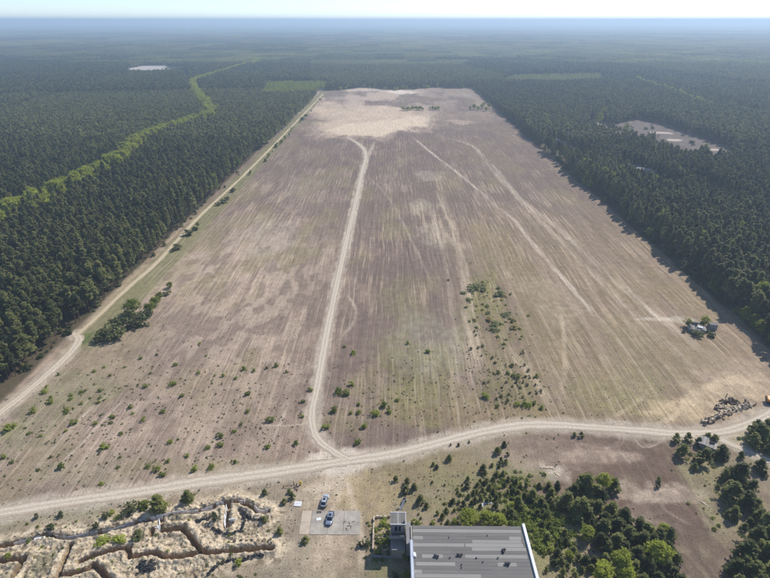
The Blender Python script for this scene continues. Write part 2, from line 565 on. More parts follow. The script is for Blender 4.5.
# wide tints
right = sstep(20, 70, x + wob) * sstep(125, 150, y) * (1 - sstep(300, 420, y))
lay(ochre, right * 0.50)
lay(soil_l, sstep(0.5, 0.64, rows2) * right * 0.35)
lay(soil_s, sstep(0.55, 0.70, rows) * right * 0.22)
lay(C(112, 97, 89), sstep(260, 600, y) * 0.45)
lay(soil_m, (1 - sstep(-95, -30, x)) * (1 - sstep(190, 260, y)) * 0.35)
for i, (px, py, rx, ry, c, s) in enumerate([
        (425, 378, 18, 30, grass_g, 0.65), (405, 300, 14, 30, C(140, 134, 92), 0.4), (470, 330, 8, 30, C(140, 134, 92), 0.4), (400, 400, 14, 12, grass_d, 0.6), (455, 400, 10, 16, grass_d, 0.6), (395, 345, 14, 14, grass_d, 0.35),
        (487, 300, 12, 34, C(128, 126, 66), 0.65), (478, 285, 7, 12, grass_g, 0.5), (512, 385, 13, 26, grass_g, 0.55), (430, 340, 16, 24, C(168, 164, 140), 0.4),
        (350, 420, 10, 9, grass_d, 0.5), (480, 418, 30, 6, ochre, 0.7), (560, 412, 40, 7, ochre, 0.6), (645, 350, 22, 22, grass_d, 0.45),
        (690, 300, 18, 20, ochre, 0.5), (700, 350, 20, 14, ochre, 0.6), (620, 395, 20, 14, C(142, 138, 92), 0.4), (735, 375, 16, 18, soil_s, 0.5),
        (690, 408, 20, 7, C(206, 184, 148), 0.7), (750, 385, 12, 10, C(200, 178, 145), 0.6), (715, 395, 13, 9, C(204, 184, 150), 0.6),
        (60, 395, 18, 16, C(132, 132, 96), 0.5), (20, 440, 16, 10, C(134, 134, 98), 0.45), (100, 470, 20, 7, C(136, 132, 104), 0.4),
        (210, 468, 25, 5, grass_d, 0.5), (250, 410, 18, 20, soil_l, 0.45), (180, 400, 22, 22, soil_l, 0.35), (290, 440, 14, 12, soil_l, 0.4),
        (265, 235, 20, 40, C(186, 174, 158), 0.35), (300, 190, 22, 50, C(176, 160, 140), 0.3), (430, 175, 14, 22, C(190, 178, 160), 0.4),
        (435, 235, 12, 25, C(190, 178, 156), 0.4), (420, 205, 10, 16, C(184, 176, 152), 0.4), (550, 300, 14, 30, C(184, 168, 140), 0.4),
        (680, 320, 8, 3, C(214, 204, 186), 0.5), (655, 319, 9, 2.0, C(214, 204, 186), 0.6)]):
    blob(px, py, rx, ry, c, s * 0.9, i)

def streak(px, w, c, s, seed=0, broken=0.5):
    pts = smooth(PP(px), 4.0)
    dd = dist_poly(x, y, pts, w * 3 + 5)
    w_ = np.where(dd < w * 1.6)[0]
    xw, yw = x[w_], y[w_]
    d = dd[w_] + (fbm(xw / 1.5, yw / 8, 93 + seed, 2) - 0.5) * w * 0.8
    br = 1 - broken + broken * sstep(0.3, 0.6, fbm(xw / 1.2, yw / 30, 91 + seed, 3))
    br = br * (0.45 + 0.55 * sstep(0.32, 0.58, fbm(xw / 18, yw / 40, 95 + seed, 3)))
    L_ = sum(math.dist(a, b) for a, b in zip(pts[:-1], pts[1:]))
    fade = np.ones(w_.size)
    for e in (pts[0], pts[-1]):
        fade = np.minimum(fade, sstep(0, min(60, L_ * 0.3), np.hypot(xw - e[0], yw - e[1])))
    k_ = np.clip((1 - sstep(w * 0.35, w, d)) * s * br * fade, 0, 1)[:, None]
    col[w_, :3] = col[w_, :3] * (1 - k_) + np.array(c) * k_

pale = C(204, 188, 168)
streak([(409, 134), (433, 154), (454, 170), (475, 187), (495, 205), (513, 219), (530, 240), (560, 275), (600, 320), (650, 372)], 1.9, pale, 0.75, 1, 0.3)
streak([(433, 134), (468, 144), (482, 156), (502, 177), (520, 198), (560, 230), (620, 285), (700, 350), (745, 388)], 3.2, pale, 0.55, 2, 0.7)
streak([(480, 158), (535, 215), (620, 300), (720, 395)], 3.0, C(196, 178, 156), 0.5, 3)
streak([(437, 185), (449, 218), (460, 255), (468, 300), (474, 350), (478, 420)], 4.0, C(192, 174, 150), 0.65, 4, 0.6)
streak([(430, 200), (444, 260), (455, 330), (462, 410)], 1.6, C(196, 180, 158), 0.6, 5)
streak([(376, 138), (370, 153), (362, 180), (352, 230), (345, 270)], 2.2, pale, 0.7, 6, 0.2)
streak([(360, 170), (390, 200), (440, 300)], 1.2, pale, 0.3, 7)
streak([(345, 290), (356, 310), (350, 328), (335, 342)], 1.0, pale, 0.55, 8, 0.2)
streak([(640, 300), (660, 318), (690, 324)], 1.4, pale, 0.6, 9, 0.2)
streak([(700, 432), (690, 420), (690, 405), (705, 390), (735, 380), (775, 395)], 2.6, C(212, 190, 156), 0.7, 10, 0.3)
streak([(640, 428), (672, 418), (684, 402), (690, 385), (680, 370)], 1.2, C(208, 188, 156), 0.6, 11, 0.3)
streak([(600, 425), (640, 400), (655, 380)], 1.0, C(200, 182, 150), 0.4, 12)
streak([(20, 490), (60, 440), (110, 390)], 1.0, pale, 0.55, 13, 0.4)
streak([(40, 485), (85, 440), (130, 392)], 0.9, pale, 0.5, 14, 0.4)
streak([(65, 480), (105, 440), (150, 395)], 0.8, pale, 0.45, 15, 0.4)
streak([(500, 340), (530, 375), (560, 420)], 2.5, C(192, 174, 148), 0.5, 16)
streak([(560, 300), (565, 360), (560, 418)], 1.3, C(196, 178, 150), 0.5, 17)
streak([(290, 400), (280, 425), (268, 450)], 0.8, pale, 0.5, 18, 0.3)
streak([(255, 425), (300, 425), (320, 415)], 0.7, pale, 0.4, 19, 0.3)

# far sand
sand_pts = PP([(322, 100), (345, 106), (420, 107), (432, 127), (398, 131), (376, 138), (330, 136), (312, 128), (330, 119), (312, 113)])
wx, wy = x + (fbm(x / 12, y / 30, 101, 4) - 0.5) * 26, y + (fbm(x / 12, y / 30, 102, 4) - 0.5) * 70
lay(C(192, 172, 152), sstep(640, 900, y) * (1 - 0.65 * sstep(30, 80, x)) * sstep(0.40, 0.60, fbm(x / 30, y / 60, 103, 4)) * 0.75)
sdist = dist_poly(wx, wy, sand_pts + sand_pts[:1], 200) * np.where(in_poly(wx, wy, sand_pts), 1, -1)
lay(C(204, 182, 158), sstep(-22, 20, sdist + (n_sm - 0.5) * 30) * (0.55 + 0.45 * n_mid))
core = PP([(318, 131), (345, 124), (428, 115), (431, 127), (400, 130), (377, 137), (345, 136)])
cx_, cy_ = x + (wx - x) * 0.35, y + (wy - y) * 0.35
cd = dist_poly(cx_, cy_, core + core[:1], 200) * np.where(in_poly(cx_, cy_, core), 1, -1)
lay(C(214, 194, 168), sstep(-3, 9, cd + (n_sm - 0.5) * 8) * 0.8)
blob(402, 92, 26, 30, C(236, 222, 206), 0.95, 40)
blob(372, 90, 50, 22, C(214, 198, 182), 0.7, 41)
blob(460, 122, 20, 25, C(200, 178, 156), 0.6, 42)
blob(345, 98, 30, 30, C(176, 160, 150), 0.6, 43)

# south of the road
sth = 1 - sstep(-1.5, 1.5, y - np.interp(x, [p[0] for p in ROADS['main'][0]], [p[1] for p in ROADS['main'][0]]))
lay(C(146, 131, 109), sth * 0.8)
lay(C(140, 132, 104), sth * sstep(0.46, 0.62, n_mid) * 0.5)
for i, (px, py, rx, ry, c, s) in enumerate([
        (630, 470, 34, 20, C(108, 90, 78), 1.0), (680, 500, 22, 20, C(108, 90, 78), 1.0), (590, 450, 28, 10, C(114, 96, 83), 1.0), (640, 455, 30, 12, C(110, 92, 80), 0.9),
        (690, 545, 14, 14, C(110, 94, 82), 1.0), (520, 455, 22, 7, C(156, 138, 120), 0.6), (560, 445, 22, 6, C(140, 122, 106), 0.6),
        (665, 495, 13, 4, C(184, 166, 146), 0.65), (640, 520, 9, 5, C(176, 158, 138), 0.4), (600, 455, 13, 4, C(182, 162, 142), 0.6), (630, 492, 7, 5, C(186, 168, 148), 0.5),
        (545, 470, 8, 3, C(188, 172, 152), 0.7), (558, 475, 4, 4, C(200, 188, 172), 0.5), (445, 485, 22, 14, C(134, 122, 92), 0.7), (430, 465, 16, 8, C(138, 124, 92), 0.7),
        (500, 480, 16, 9, C(128, 126, 84), 0.6), (530, 520, 14, 9, C(112, 122, 68), 0.7), (545, 545, 10, 12, C(124, 128, 78), 0.6),
        (735, 510, 10, 20, C(150, 142, 108), 0.7), (700, 470, 10, 8, C(146, 138, 102), 0.5), (735, 437, 12, 5, C(168, 156, 120), 0.7),
        (325, 490, 11, 8, C(198, 178, 152), 0.75), (340, 480, 9, 7, C(196, 180, 158), 0.7), (325, 560, 8, 12, C(190, 170, 146), 0.7), (305, 552, 5, 9, C(186, 168, 144), 0.5),
        (370, 500, 9, 14, C(166, 148, 112), 0.7), (285, 530, 8, 10, C(152, 140, 124), 0.6), (285, 560, 10, 8, C(138, 128, 110), 0.5),
        (60, 510, 20, 4, C(142, 136, 114), 0.6), (15, 525, 9, 4, C(138, 132, 108), 0.6), (395, 570, 7, 6, C(146, 138, 104), 0.7), (380, 560, 4, 6, C(120, 122, 80), 0.5),
        (280, 490, 14, 7, C(150, 138, 118), 0.5), (560, 570, 10, 8, C(140, 132, 96), 0.6), (480, 505, 14, 5, C(134, 130, 88), 0.5)]):
    blob(px, py, rx, ry, c, s, 60 + i)
for i, q in enumerate([[(620, 432), (619, 441), (610, 446)], [(626, 432), (622, 444), (612, 447)], [(630, 433), (642, 447), (658, 444), (664, 438)], [(634, 434), (646, 445), (660, 441)],
                       [(618, 449), (632, 466)], [(655, 494), (668, 489), (690, 499)], [(656, 492), (665, 510), (700, 530)], [(560, 438), (600, 448), (620, 446)]]):
    streak(q, 0.5, C(208, 190, 170), 0.45, 30 + i, 0.4)
for i, q in enumerate([[(735, 446), (765, 436)], [(342, 466), (338, 500), (330, 520), (330, 585)], [(348, 466), (352, 500), (362, 540), (358, 590)],
                       [(336, 468), (322, 490), (316, 512)]]):
    streak(q, 1.3, C(206, 188, 164), 0.5, 45 + i, 0.4)

soil_full = col[:, :3].copy()
col[:, :3] = sv * (1 - fld[:, None]) + soil_full * fld[:, None]
# road shoulders: dust spread beside the wheel tracks
DR = {}
for k, (pts, hw) in ROADS.items():
    d = dist_poly(x, y, pts, 30)
    DR[k] = d
    c = C(192, 178, 160) if k != 'track' else C(168, 154, 132)
    lay(c, (1 - sstep(hw * 0.9, hw * 2.1, d + (n_sm - 0.5) * 3.0)) * 0.65)
jx, jy, _ = P(338, 461)
lay(C(204, 190, 172), (1 - sstep(0.55, 1.1, np.hypot((x - jx) / 12, (y - jy) / 6) + (n_sm - 0.5) * 0.7)) * 0.85)
# grassy verge between the left track and the field, darker green at the bend
verge = (1 - sstep(-119.5, -117, x + wob * 0.6)) * sstep(-134, -130, x) * sstep(176, 188, y) * (1 - sstep(1000, 1100, y))
lay(C(124, 122, 84), verge * 0.75)
lay(C(78, 96, 46), (1 - sstep(0.4, 1.1, np.hypot((x - P(84, 340)[0]) / 3.6, (y - P(84, 340)[1]) / 7) + (n_sm - 0.5) * .6)) * 0.8)
blob(12, 428, 7, 6, C(122, 122, 80), 0.6, 97)
# forest clearings
CLEAR = [PP([(640, 119), (662, 124), (738, 151), (716, 157), (662, 139), (616, 124)]), PP([(586, 121), (600, 121), (640, 137), (648, 146), (628, 142), (592, 126)]),
         PP([(655, 143), (700, 157), (690, 160), (652, 150)])]
for q in CLEAR:
    lay(C(112, 98, 90), in_poly(x, y, q) * 0.95)
PALE_FIELD = PP([(122, 70.0), (134, 66.8), (152, 64.4), (182, 64.2), (180, 68.2), (150, 70.2)])

# relief: flat everywhere but the dug-up corner
z = np.zeros(x.size)
zone = near & (x < -20) & (y < 122)
zi = np.where(zone)[0]
zx, zy = x[zi], y[zi]
inz = dist_poly(zx, zy, TRENCH_ZONE + TRENCH_ZONE[:1], 40)
ins = in_poly(zx, zy, TRENCH_ZONE)
edge = np.where(ins, sstep(0, 3.0, inz), 0)
lump = fbm(zx / 4.0, zy / 4.0, 131, 4)
lump2 = fbm(zx / 1.3, zy / 1.3, 133, 3)
lump3 = fbm(zx / 0.62, zy / 0.62, 137, 2)
dtr = np.full(zx.shape, 1e9)
for k, pts in TR.items():
    dtr = np.minimum(dtr, dist_poly(zx, zy, pts, 12))
dtr2 = dtr + (lump2 - 0.5) * 0.35
berm = 0.62 * np.exp(-((dtr2 - 1.5) / 0.75) ** 2) * (0.45 + 0.9 * lump)
dig = -1.7 * (1 - sstep(0.45, 0.74, dtr2))
hz = edge * (0.10 + 0.9 * (lump - 0.42) + 0.8 * (lump2 - 0.5) + 0.75 * (lump3 - 0.5)) + berm * np.where(ins, 1, np.exp(-inz / 1.2))
hz = np.where(dtr2 < 0.85, np.minimum(hz, hz * sstep(0.5, 0.85, dtr2) + dig), hz)
z[zi] = hz
# colour of the dug-up corner: pale sand spoil, browner inside the trenches
m = np.zeros(x.size)
spill = np.where(ins, 1.0, np.clip(1 - inz / (1.5 + 3 * lump), 0, 1))
sandy = np.clip(spill * (0.5 + 0.8 * np.exp(-((dtr - 2.2) / 2.2) ** 2)) * sstep(0.28, 0.5, lump + 0.25 * np.exp(-((dtr - 2.2) / 1.6) ** 2)), 0, 1)
mm = np.zeros(x.size); mm[zi] = sandy * 0.95
lay(C(203, 186, 159), mm)
mm = np.zeros(x.size); mm[zi] = spill * sstep(0.50, 0.64, fbm(zx / 0.9, zy / 0.9, 143, 3)) * (0.35 + 0.4 * lump)
lay(C(158, 140, 114), mm)
mm = np.zeros(x.size); mm[zi] = spill * sstep(0.62, 0.72, fbm(zx / 1.6, zy / 1.6, 145, 3)) * 0.75
lay(C(112, 100, 82), mm)
mm = np.zeros(x.size); mm[zi] = spill * sstep(0.56, 0.66, lump2) * sstep(0.5, 0.62, fbm(zx / 7, zy / 7, 141, 3)) * 0.6
lay(C(120, 112, 84), mm)
mm = np.zeros(x.size); mm[zi] = (dtr2 < 0.72) * 0.85
lay(C(150, 126, 100), mm)
bx, by, _ = P(44, 562)
mm = np.zeros(x.size); mm[zi] = (1 - sstep(0.5, 1.1, np.hypot((zx - bx) / 2.6, (zy - by) / 4.2) + (lump2 - 0.5))) * 0.75
lay(C(122, 116, 92), mm)
# alpha: where dry tufts may stand (not on bare sand, not far off)
col[:, 3] = np.clip(fld * (1 - 0.75 * sth) * (0.55 + 0.45 * sstep(0.4, 0.6, n_mid)) * (0.62 + 0.38 * sstep(150, 320, y)), 0, 1)
col[zi, 3] *= 1 - np.clip(sandy, 0, 1)

# low hills along the horizon
hill = sstep(9000, 20000, np.hypot(x, y)) * (10 + 300 * (fbm(x / 8000 + 5, y / 12000, 151, 3) - 0.38))
z += np.where(y > 7000, np.clip(hill, 0, 135), 0)

nx_, ny_ = len(xs), len(ys)
idx = np.arange(nx_ * ny_).reshape(ny_, nx_)
quads = np.stack([idx[:-1, :-1], idx[:-1, 1:], idx[1:, 1:], idx[1:, :-1]], -1).reshape(-1, 4)
me = bpy.data.meshes.new('ground')
me.vertices.add(x.size)
me.vertices.foreach_set('co', np.stack([x, y, z], 1).astype(np.float32).ravel())
me.loops.add(quads.size)
me.loops.foreach_set('vertex_index', quads.astype(np.int32).ravel())
me.polygons.add(len(quads))
me.polygons.foreach_set('loop_start', (np.arange(len(quads)) * 4).astype(np.int32))
me.update(calc_edges=True)
at = me.color_attributes.new('soil', 'FLOAT_COLOR', 'POINT')
at.data.foreach_set('color', col.astype(np.float32).ravel())
me.polygons.foreach_set('use_smooth', ~((z[quads].max(axis=1) != 0) & (y[quads[:, 0]] < 130)))
me.materials.append(mat_ground())
ground = tag(link(bpy.data.objects.new('ground', me)), kind='structure')
HZ = (xs, ys, z.reshape(ny_, nx_))


def ground_z(px, py):
    i = int(np.clip(np.searchsorted(HZ[0], px), 1, len(HZ[0]) - 1))
    j = int(np.clip(np.searchsorted(HZ[1], py), 1, len(HZ[1]) - 1))
    fx = (px - HZ[0][i - 1]) / (HZ[0][i] - HZ[0][i - 1])
    fy = (py - HZ[1][j - 1]) / (HZ[1][j] - HZ[1][j - 1])
    a = HZ[2]
    return float((a[j - 1, i - 1] * (1 - fx) + a[j - 1, i] * fx) * (1 - fy) + (a[j, i - 1] * (1 - fx) + a[j, i] * fx) * fy)


# ------------------------------------------------------------------ roads: sheets just above the ground
def road(name, pts, hw, zoff, mat, taper=(0, 0), ragged=0.7):
    p = np.array(pts)
    tan = np.gradient(p, axis=0)
    tan /= np.linalg.norm(tan, axis=1)[:, None]
    nor = np.stack([-tan[:, 1], tan[:, 0]], 1)
    s = np.concatenate([[0], np.cumsum(np.hypot(*np.diff(p, axis=0).T))])
    K = 9
    v, uv = [], []
    for i in range(len(p)):
        w = hw * (1 + 0.45 * (vnoise(np.array([s[i] / 11]), np.array([0.5]), 7)[0] - 0.5) + 0.3 * (vnoise(np.array([s[i] / 3.5]), np.array([1.5]), 9)[0] - 0.5))
        if taper[0]: w *= min(1, 0.35 + s[i] / taper[0])
        if taper[1]: w *= min(1, 0.35 + (s[-1] - s[i]) / taper[1])
        jl, jr = rng.normal(0, ragged * 0.35, 2)
        for k in range(K):
            u = k / (K - 1)
            off = (u - 0.5) * 2 * w + (jl if k == 0 else jr if k == K - 1 else 0)
            q = p[i] + nor[i] * off
            v.append((q[0], q[1], zoff + 0.03 * math.sin(math.pi * u)))
            uv.append((u, s[i] / 4))
    f = []
    for i in range(len(p) - 1):
        for k in range(K - 1):
            a = i * K + k
            f.append((a, a + 1, a + K + 1, a + K))
    me = mesh_np(name, v, f, mat)
    ul = me.uv_layers.new(name='UVMap')
    li = np.zeros(len(me.loops), np.int32)
    me.loops.foreach_get('vertex_index', li)
    ul.data.foreach_set('uv', np.array(uv, np.float32)[li].ravel())
    o = tag(link(bpy.data.objects.new(name, me)), kind='structure')
    # face up
    if me.polygons[0].normal.z < 0: me.flip_normals()
    return o


sandr = mat_road('pale_dirt_road', C(207, 195, 177), C(184, 169, 149), C(166, 150, 130))
trackr = mat_road('sandy_track', C(206, 188, 160), C(182, 168, 138), C(160, 148, 116))
road('dirt_road', ROADS['main'][0], 2.15, 0.024, sandr)
road('field_road', ROADS['mid'][0], 1.55, 0.034, sandr, (0, 60))
road('fork_road', ROADS['fork'][0], 1.25, 0.044, sandr, (8, 0))
road('forest_road', ROADS['left'][0], 1.8, 0.024, sandr, (0, 9))
road('forest_edge_track', ROADS['track'][0], 1.25, 0.034, trackr, (0, 0))

# ------------------------------------------------------------------ haze: one closed box of even air
HAZE = 2.3e-4
mh = bpy.data.materials.new('haze_air')
mh.use_nodes = True
nt = mh.node_tree
nt.nodes.remove(nt.nodes['Principled BSDF'])
pv = nt.nodes.new('ShaderNodeVolumePrincipled')
pv.inputs['Color'].default_value = (0.66, 0.83, 1.0, 1)
pv.inputs['Density'].default_value = HAZE
pv.inputs['Anisotropy'].default_value = 0.25
nt.links.new(pv.outputs[0], nt.nodes['Material Output'].inputs['Volume'])
hb = MB().box(-33500, 33500, -33500, 33500, -4.0, 142.0).build('haze', mh)
tag(hb, 'thin blue haze over the forest', 'haze', kind='stuff')

# ------------------------------------------------------------------ trees: shapes
def leaf_tris(r, centers, radii, counts, size, stretch=1.5, up=0.0):
    """Many small leaf or needle-tuft triangles scattered through clumps."""
    c = np.repeat(centers, counts, axis=0)
    rad = np.repeat(radii, counts)
    n = len(c)
    d = r.normal(size=(n, 3))
    d /= np.linalg.norm(d, axis=1)[:, None]
    p = c + d * (rad * r.random(n) ** 0.45)[:, None] * np.array([1, 1, 0.75])
    # sprays lie roughly across the direction of growth, so they face up and outwards
    q = c.mean(axis=0) - np.array([0, 0, 0.6 * np.ptp(c[:, 2]) + 0.1])
    out = p - q
    out /= np.linalg.norm(out, axis=1)[:, None] + 1e-9
    nrm = r.normal(size=(n, 3)) * 0.42 + out * 0.75 + np.array([0, 0, up])
    a = np.cross(nrm, r.normal(size=(n, 3)))
    a /= np.linalg.norm(a, axis=1)[:, None] + 1e-9
    b = np.cross(nrm, a)
    b /= np.linalg.norm(b, axis=1)[:, None] + 1e-9
    s = (size * (0.6 + 0.8 * r.random(n)))[:, None]
    v = np.stack([p - a * s * 0.5 * stretch - b * s * 0.5, p - a * s * 0.5 * stretch + b * s * 0.5, p + a * s * 0.5 * stretch], 1).reshape(-1, 3)
    f = np.arange(len(v)).reshape(-1, 3)
    return v, f


def crown_pine(r, h, R, base=0.35, nc=80, per=18, size=0.42, flat=0.6):
    t = r.random(nc) ** 0.85
    prof = (1 - t) ** flat * (0.55 + 0.45 * np.minimum(1, t / 0.15)) + 0.06
    ang = r.random(nc) * 2 * np.pi
    lob = 1 + 0.28 * np.sin(ang * 3 + r.random() * 6) * (1 - t) + 0.18 * r.normal(size=nc)
    rr = R * prof * lob * np.sqrt(0.25 + 0.75 * r.random(nc))
    lean = r.normal(0, 0.05, 2) * h
    cen = np.stack([np.cos(ang) * rr + lean[0] * t, np.sin(ang) * rr + lean[1] * t, h * (base + (1 - base) * t * 0.96) + (rr * 0.12)], 1)
    rad = (0.30 + 0.30 * r.random(nc)) * R * 0.62 * (1 - 0.45 * t)
    return leaf_tris(r, cen, rad, np.full(nc, per), size, 1.9, 0.6)


def crown_round(r, h, R, base=0.22, nc=70, per=20, size=0.36):
    d = r.normal(size=(nc, 3)); d /= np.linalg.norm(d, axis=1)[:, None]
    k = (0.35 + 0.65 * r.random(nc) ** 0.5)
    lob = 1 + 0.22 * np.sin(np.arctan2(d[:, 1], d[:, 0]) * 2 + r.random() * 6) + 0.15 * r.normal(size=nc)
    cz = h * (base + 1) / 2
    cen = np.stack([d[:, 0] * R * k * lob, d[:, 1] * R * k * lob, cz + d[:, 2] * (h * (1 - base) / 2) * k * 0.95], 1)
    taper = 1 - 0.35 * np.clip((cen[:, 2] - cz) / (h * 0.4), 0, 1)
    cen[:, :2] *= taper[:, None]
    rad = (0.22 + 0.22 * r.random(nc)) * R
    return leaf_tris(r, cen, rad, np.full(nc, per), size, 1.2, 0.3)


def trunk_mb(r, h, r0, limbs=5, R=1.5, lo=0.35):
    m = MB()
    bend = r.normal(0, 0.012, 2) * h
    p = [(0, 0, -0.15), (bend[0] * .3, bend[1] * .3, h * 0.3), (bend[0], bend[1], h * 0.62), (bend[0] * .8, bend[1] * .8, h * 0.9)]
    for k in range(3):
        m.tube(p[k], p[k + 1], r0 * (1, .78, .5)[k], r0 * (.78, .5, .16)[k], 6)
    for k in range(limbs):
        z0 = h * (lo + 0.5 * (k + r.random()) / limbs)
        a = r.random() * 6.28
        L = R * (0.5 + 0.4 * r.random())
        q = (bend[0] * .7, bend[1] * .7, z0)
        m.tube(q, (q[0] + math.cos(a) * L, q[1] + math.sin(a) * L, z0 + L * 0.35), r0 * 0.3, r0 * 0.08, 4)
    return m


def kit(name, n, crown, trunk, cmat, tmat):
    """n variants: (trunk mesh, crown mesh), built at real size."""
    out = []
    for k in range(n):
        r = np.random.default_rng(hash_name(name) + k)
        cv, cf = crown(r)
        t = trunk(r)
        out.append((mesh_np(name + '_trunk', t.v, t.f, tmat), mesh_np(name + '_crown', cv, cf, cmat)))
    return out


def hash_name(s):
    return sum((i + 3) * ord(c) for i, c in enumerate(s))


def joined(name, pair_or_parts, mats):
    """One mesh with several materials, for the stuff that is scattered in the distance."""
    v, f, mi = [], [], []
    for k, (pv_, pf_) in enumerate(pair_or_parts):
        n = len(v)
        v += [tuple(a) for a in pv_]
        f += [tuple(int(i) + n for i in q) for q in pf_]
        mi += [k] * len(pf_)
    me = mesh_np(name, v, f)
    for m_ in mats: me.materials.append(m_)
    me.polygons.foreach_set('material_index', mi)
    return me


K_PINE = kit('pine', 9, lambda r: crown_pine(r, 14.5 * r.uniform(.88, 1.12), r.uniform(2.1, 3.4), r.uniform(.28, .46), 90, 17, 0.46, r.uniform(.5, .75)),
             lambda r: trunk_mb(r, 14.0, 0.19, 6, 1.8, .3), M['pine'], M['bark'])
K_YOUNG = kit('young', 6, lambda r: crown_pine(r, 4.0, r.uniform(1.35, 1.7), 0.03, 60, 15, 0.30, r.uniform(.7, .95)),
              lambda r: trunk_mb(r, 3.9, 0.08, 4, .8, .1), M['young'], M['bark'])
K_LEAF = kit('leaf', 6, lambda r: crown_round(r, 10.0, r.uniform(2.3, 2.9), r.uniform(.12, .25), 80, 18, 0.40),
             lambda r: trunk_mb(r, 9.5, 0.14, 7, 1.8, .25), M['leaf'], M['birch'])
K_SHRUB = kit('shrub', 6, lambda r: crown_round(r, 1.0, r.uniform(.55, .72), -0.1, 26, 12, 0.16),
              lambda r: trunk_mb(r, .8, 0.03, 4, .4, .1), M['shrub'], M['bark'])
K_DULL = kit('dull', 5, lambda r: crown_round(r, 1.0, r.uniform(.5, .65), -0.1, 26, 12, 0.16),
             lambda r: trunk_mb(r, .8, 0.03, 4, .4, .1), M['olive'], M['bark'])
K_HT = {'pine': 14.5, 'young': 4.0, 'leaf': 10.0, 'shrub': 1.0, 'dull': 1.0}
KITS = {'pine': K_PINE, 'young': K_YOUNG, 'leaf': K_LEAF, 'shrub': K_SHRUB, 'dull': K_DULL}


def plant(kindname, name, loc, h, label, cat, group=None, wide=1.0, rz=None, tone=0.0):
    kt = KITS[kindname]
    tm, cm = kt[random.randrange(len(kt))]
    s = h / K_HT[kindname]
    o = empty(name, loc, random.uniform(0, 6.28) if rz is None else rz, label, cat, group)
    o.scale = (s * wide, s * wide, s)
    small = kindname in ('shrub', 'dull')
    for nm, me_ in (('stem' if small else 'trunk', tm), ('foliage' if small else 'crown', cm)):
        c = bpy.data.objects.new(nm, me_)
        c['tone'] = tone
        link(c, o)
    return o


# ------------------------------------------------------------------ scatter by geometry nodes, for what nobody could count
def scatter(name, pts, idx_, rot, scl, tone, protos, label, cat):
    pc = bpy.data.collections.new(name + '_kinds')
    for k, me_ in enumerate(protos):
        pc.objects.link(bpy.data.objects.new('%s_kind_%02d' % (name, k), me_))
    me_ = bpy.data.meshes.new(name)
    n = len(pts)
    me_.vertices.add(n)
    me_.vertices.foreach_set('co', np.asarray(pts, np.float32).ravel())
    for nm, ty, data in (('pick', 'INT', np.asarray(idx_, np.int32)), ('turn', 'FLOAT', np.asarray(rot, np.float32)), ('tone', 'FLOAT', np.asarray(tone, np.float32))):
        a = me_.attributes.new(nm, ty, 'POINT')
        a.data.foreach_set('value', data)
    a = me_.attributes.new('size', 'FLOAT_VECTOR', 'POINT')
    a.data.foreach_set('vector', np.asarray(scl, np.float32).ravel())
    o = link(bpy.data.objects.new(name, me_))
    tag(o, label, cat, kind='stuff')
    g = bpy.data.node_groups.new(name + '_scatter', 'GeometryNodeTree')
    g.interface.new_socket('Geometry', in_out='INPUT', socket_type='NodeSocketGeometry')
    g.interface.new_socket('Geometry', in_out='OUTPUT', socket_type='NodeSocketGeometry')
    gi, go = g.nodes.new('NodeGroupInput'), g.nodes.new('NodeGroupOutput')
    mp_ = g.nodes.new('GeometryNodeMeshToPoints')
    ci = g.nodes.new('GeometryNodeCollectionInfo')
    ci.inputs['Collection'].default_value = pc
    ci.inputs['Separate Children'].default_value = True
    ci.inputs['Reset Children'].default_value = True
    ip = g.nodes.new('GeometryNodeInstanceOnPoints')
    ip.inputs['Pick Instance'].default_value = True

    def named(nm, ty):
        q = g.nodes.new('GeometryNodeInputNamedAttribute')
        q.data_type = ty
        q.inputs['Name'].default_value = nm
        return q.outputs['Attribute']
    cx = g.nodes.new('ShaderNodeCombineXYZ')
    er = g.nodes.new('FunctionNodeEulerToRotation')
    L = g.links.new
    L(gi.outputs[0], mp_.inputs['Mesh'])
    L(mp_.outputs[0], ip.inputs['Points'])
    L(ci.outputs[0], ip.inputs['Instance'])
    L(named('pick', 'INT'), ip.inputs['Instance Index'])
    L(named('turn', 'FLOAT'), cx.inputs['Z'])
    L(cx.outputs[0], er.inputs[0])
    L(er.outputs[0], ip.inputs['Rotation'])
    L(named('size', 'FLOAT_VECTOR'), ip.inputs['Scale'])
    L(ip.outputs[0], go.inputs[0])
    md = o.modifiers.new('scatter', 'NODES')
    md.node_group = g
    return o


# ------------------------------------------------------------------ the forest
def forest_points(x0, x1, y0, y1, s):
    ax, ay = np.arange(x0, x1, s), np.arange(y0, y1, s)
    X, Y = np.meshgrid(ax, ay)
    X = X.ravel() + rng.uniform(-.46, .46, X.size) * s
    Y = Y.ravel() + rng.uniform(-.46, .46, Y.size) * s
    return X, Y


BIRCH = PP([(0, 214), (43, 195), (111, 163), (141, 139), (184, 124), (208, 116), (211, 111), (197, 92), (193, 81.5), (227, 70.7), (266, 58)], 7.0)
BIRCH = [(BIRCH[0][0] - 4, BIRCH[0][1] - 60)] + BIRCH
BIRCH_R = PP([(632, 76), (655, 84), (680, 92), (712, 105)], 8.0)
PLANTATION = PP([(262, 95), (268, 83.5), (328, 83), (322, 93)])
GLADE_R = PP([(500, 81), (515, 75.5), (600, 74), (604, 80), (560, 82.5)])
HUT_PX = [(557, 139.5), (563, 142), (569, 144.8), (633.5, 165.5), (647, 169.5), (694, 177.5)]
HUTS = [P(a, b, 4.5)[:2] for a, b in HUT_PX]
RIDE = PP([(520, 42), (560, 57), (600, 69), (640, 80), (700, 97), (760, 118)])
RIDE2 = PP([(176, 50), (181, 64), (189, 82)])


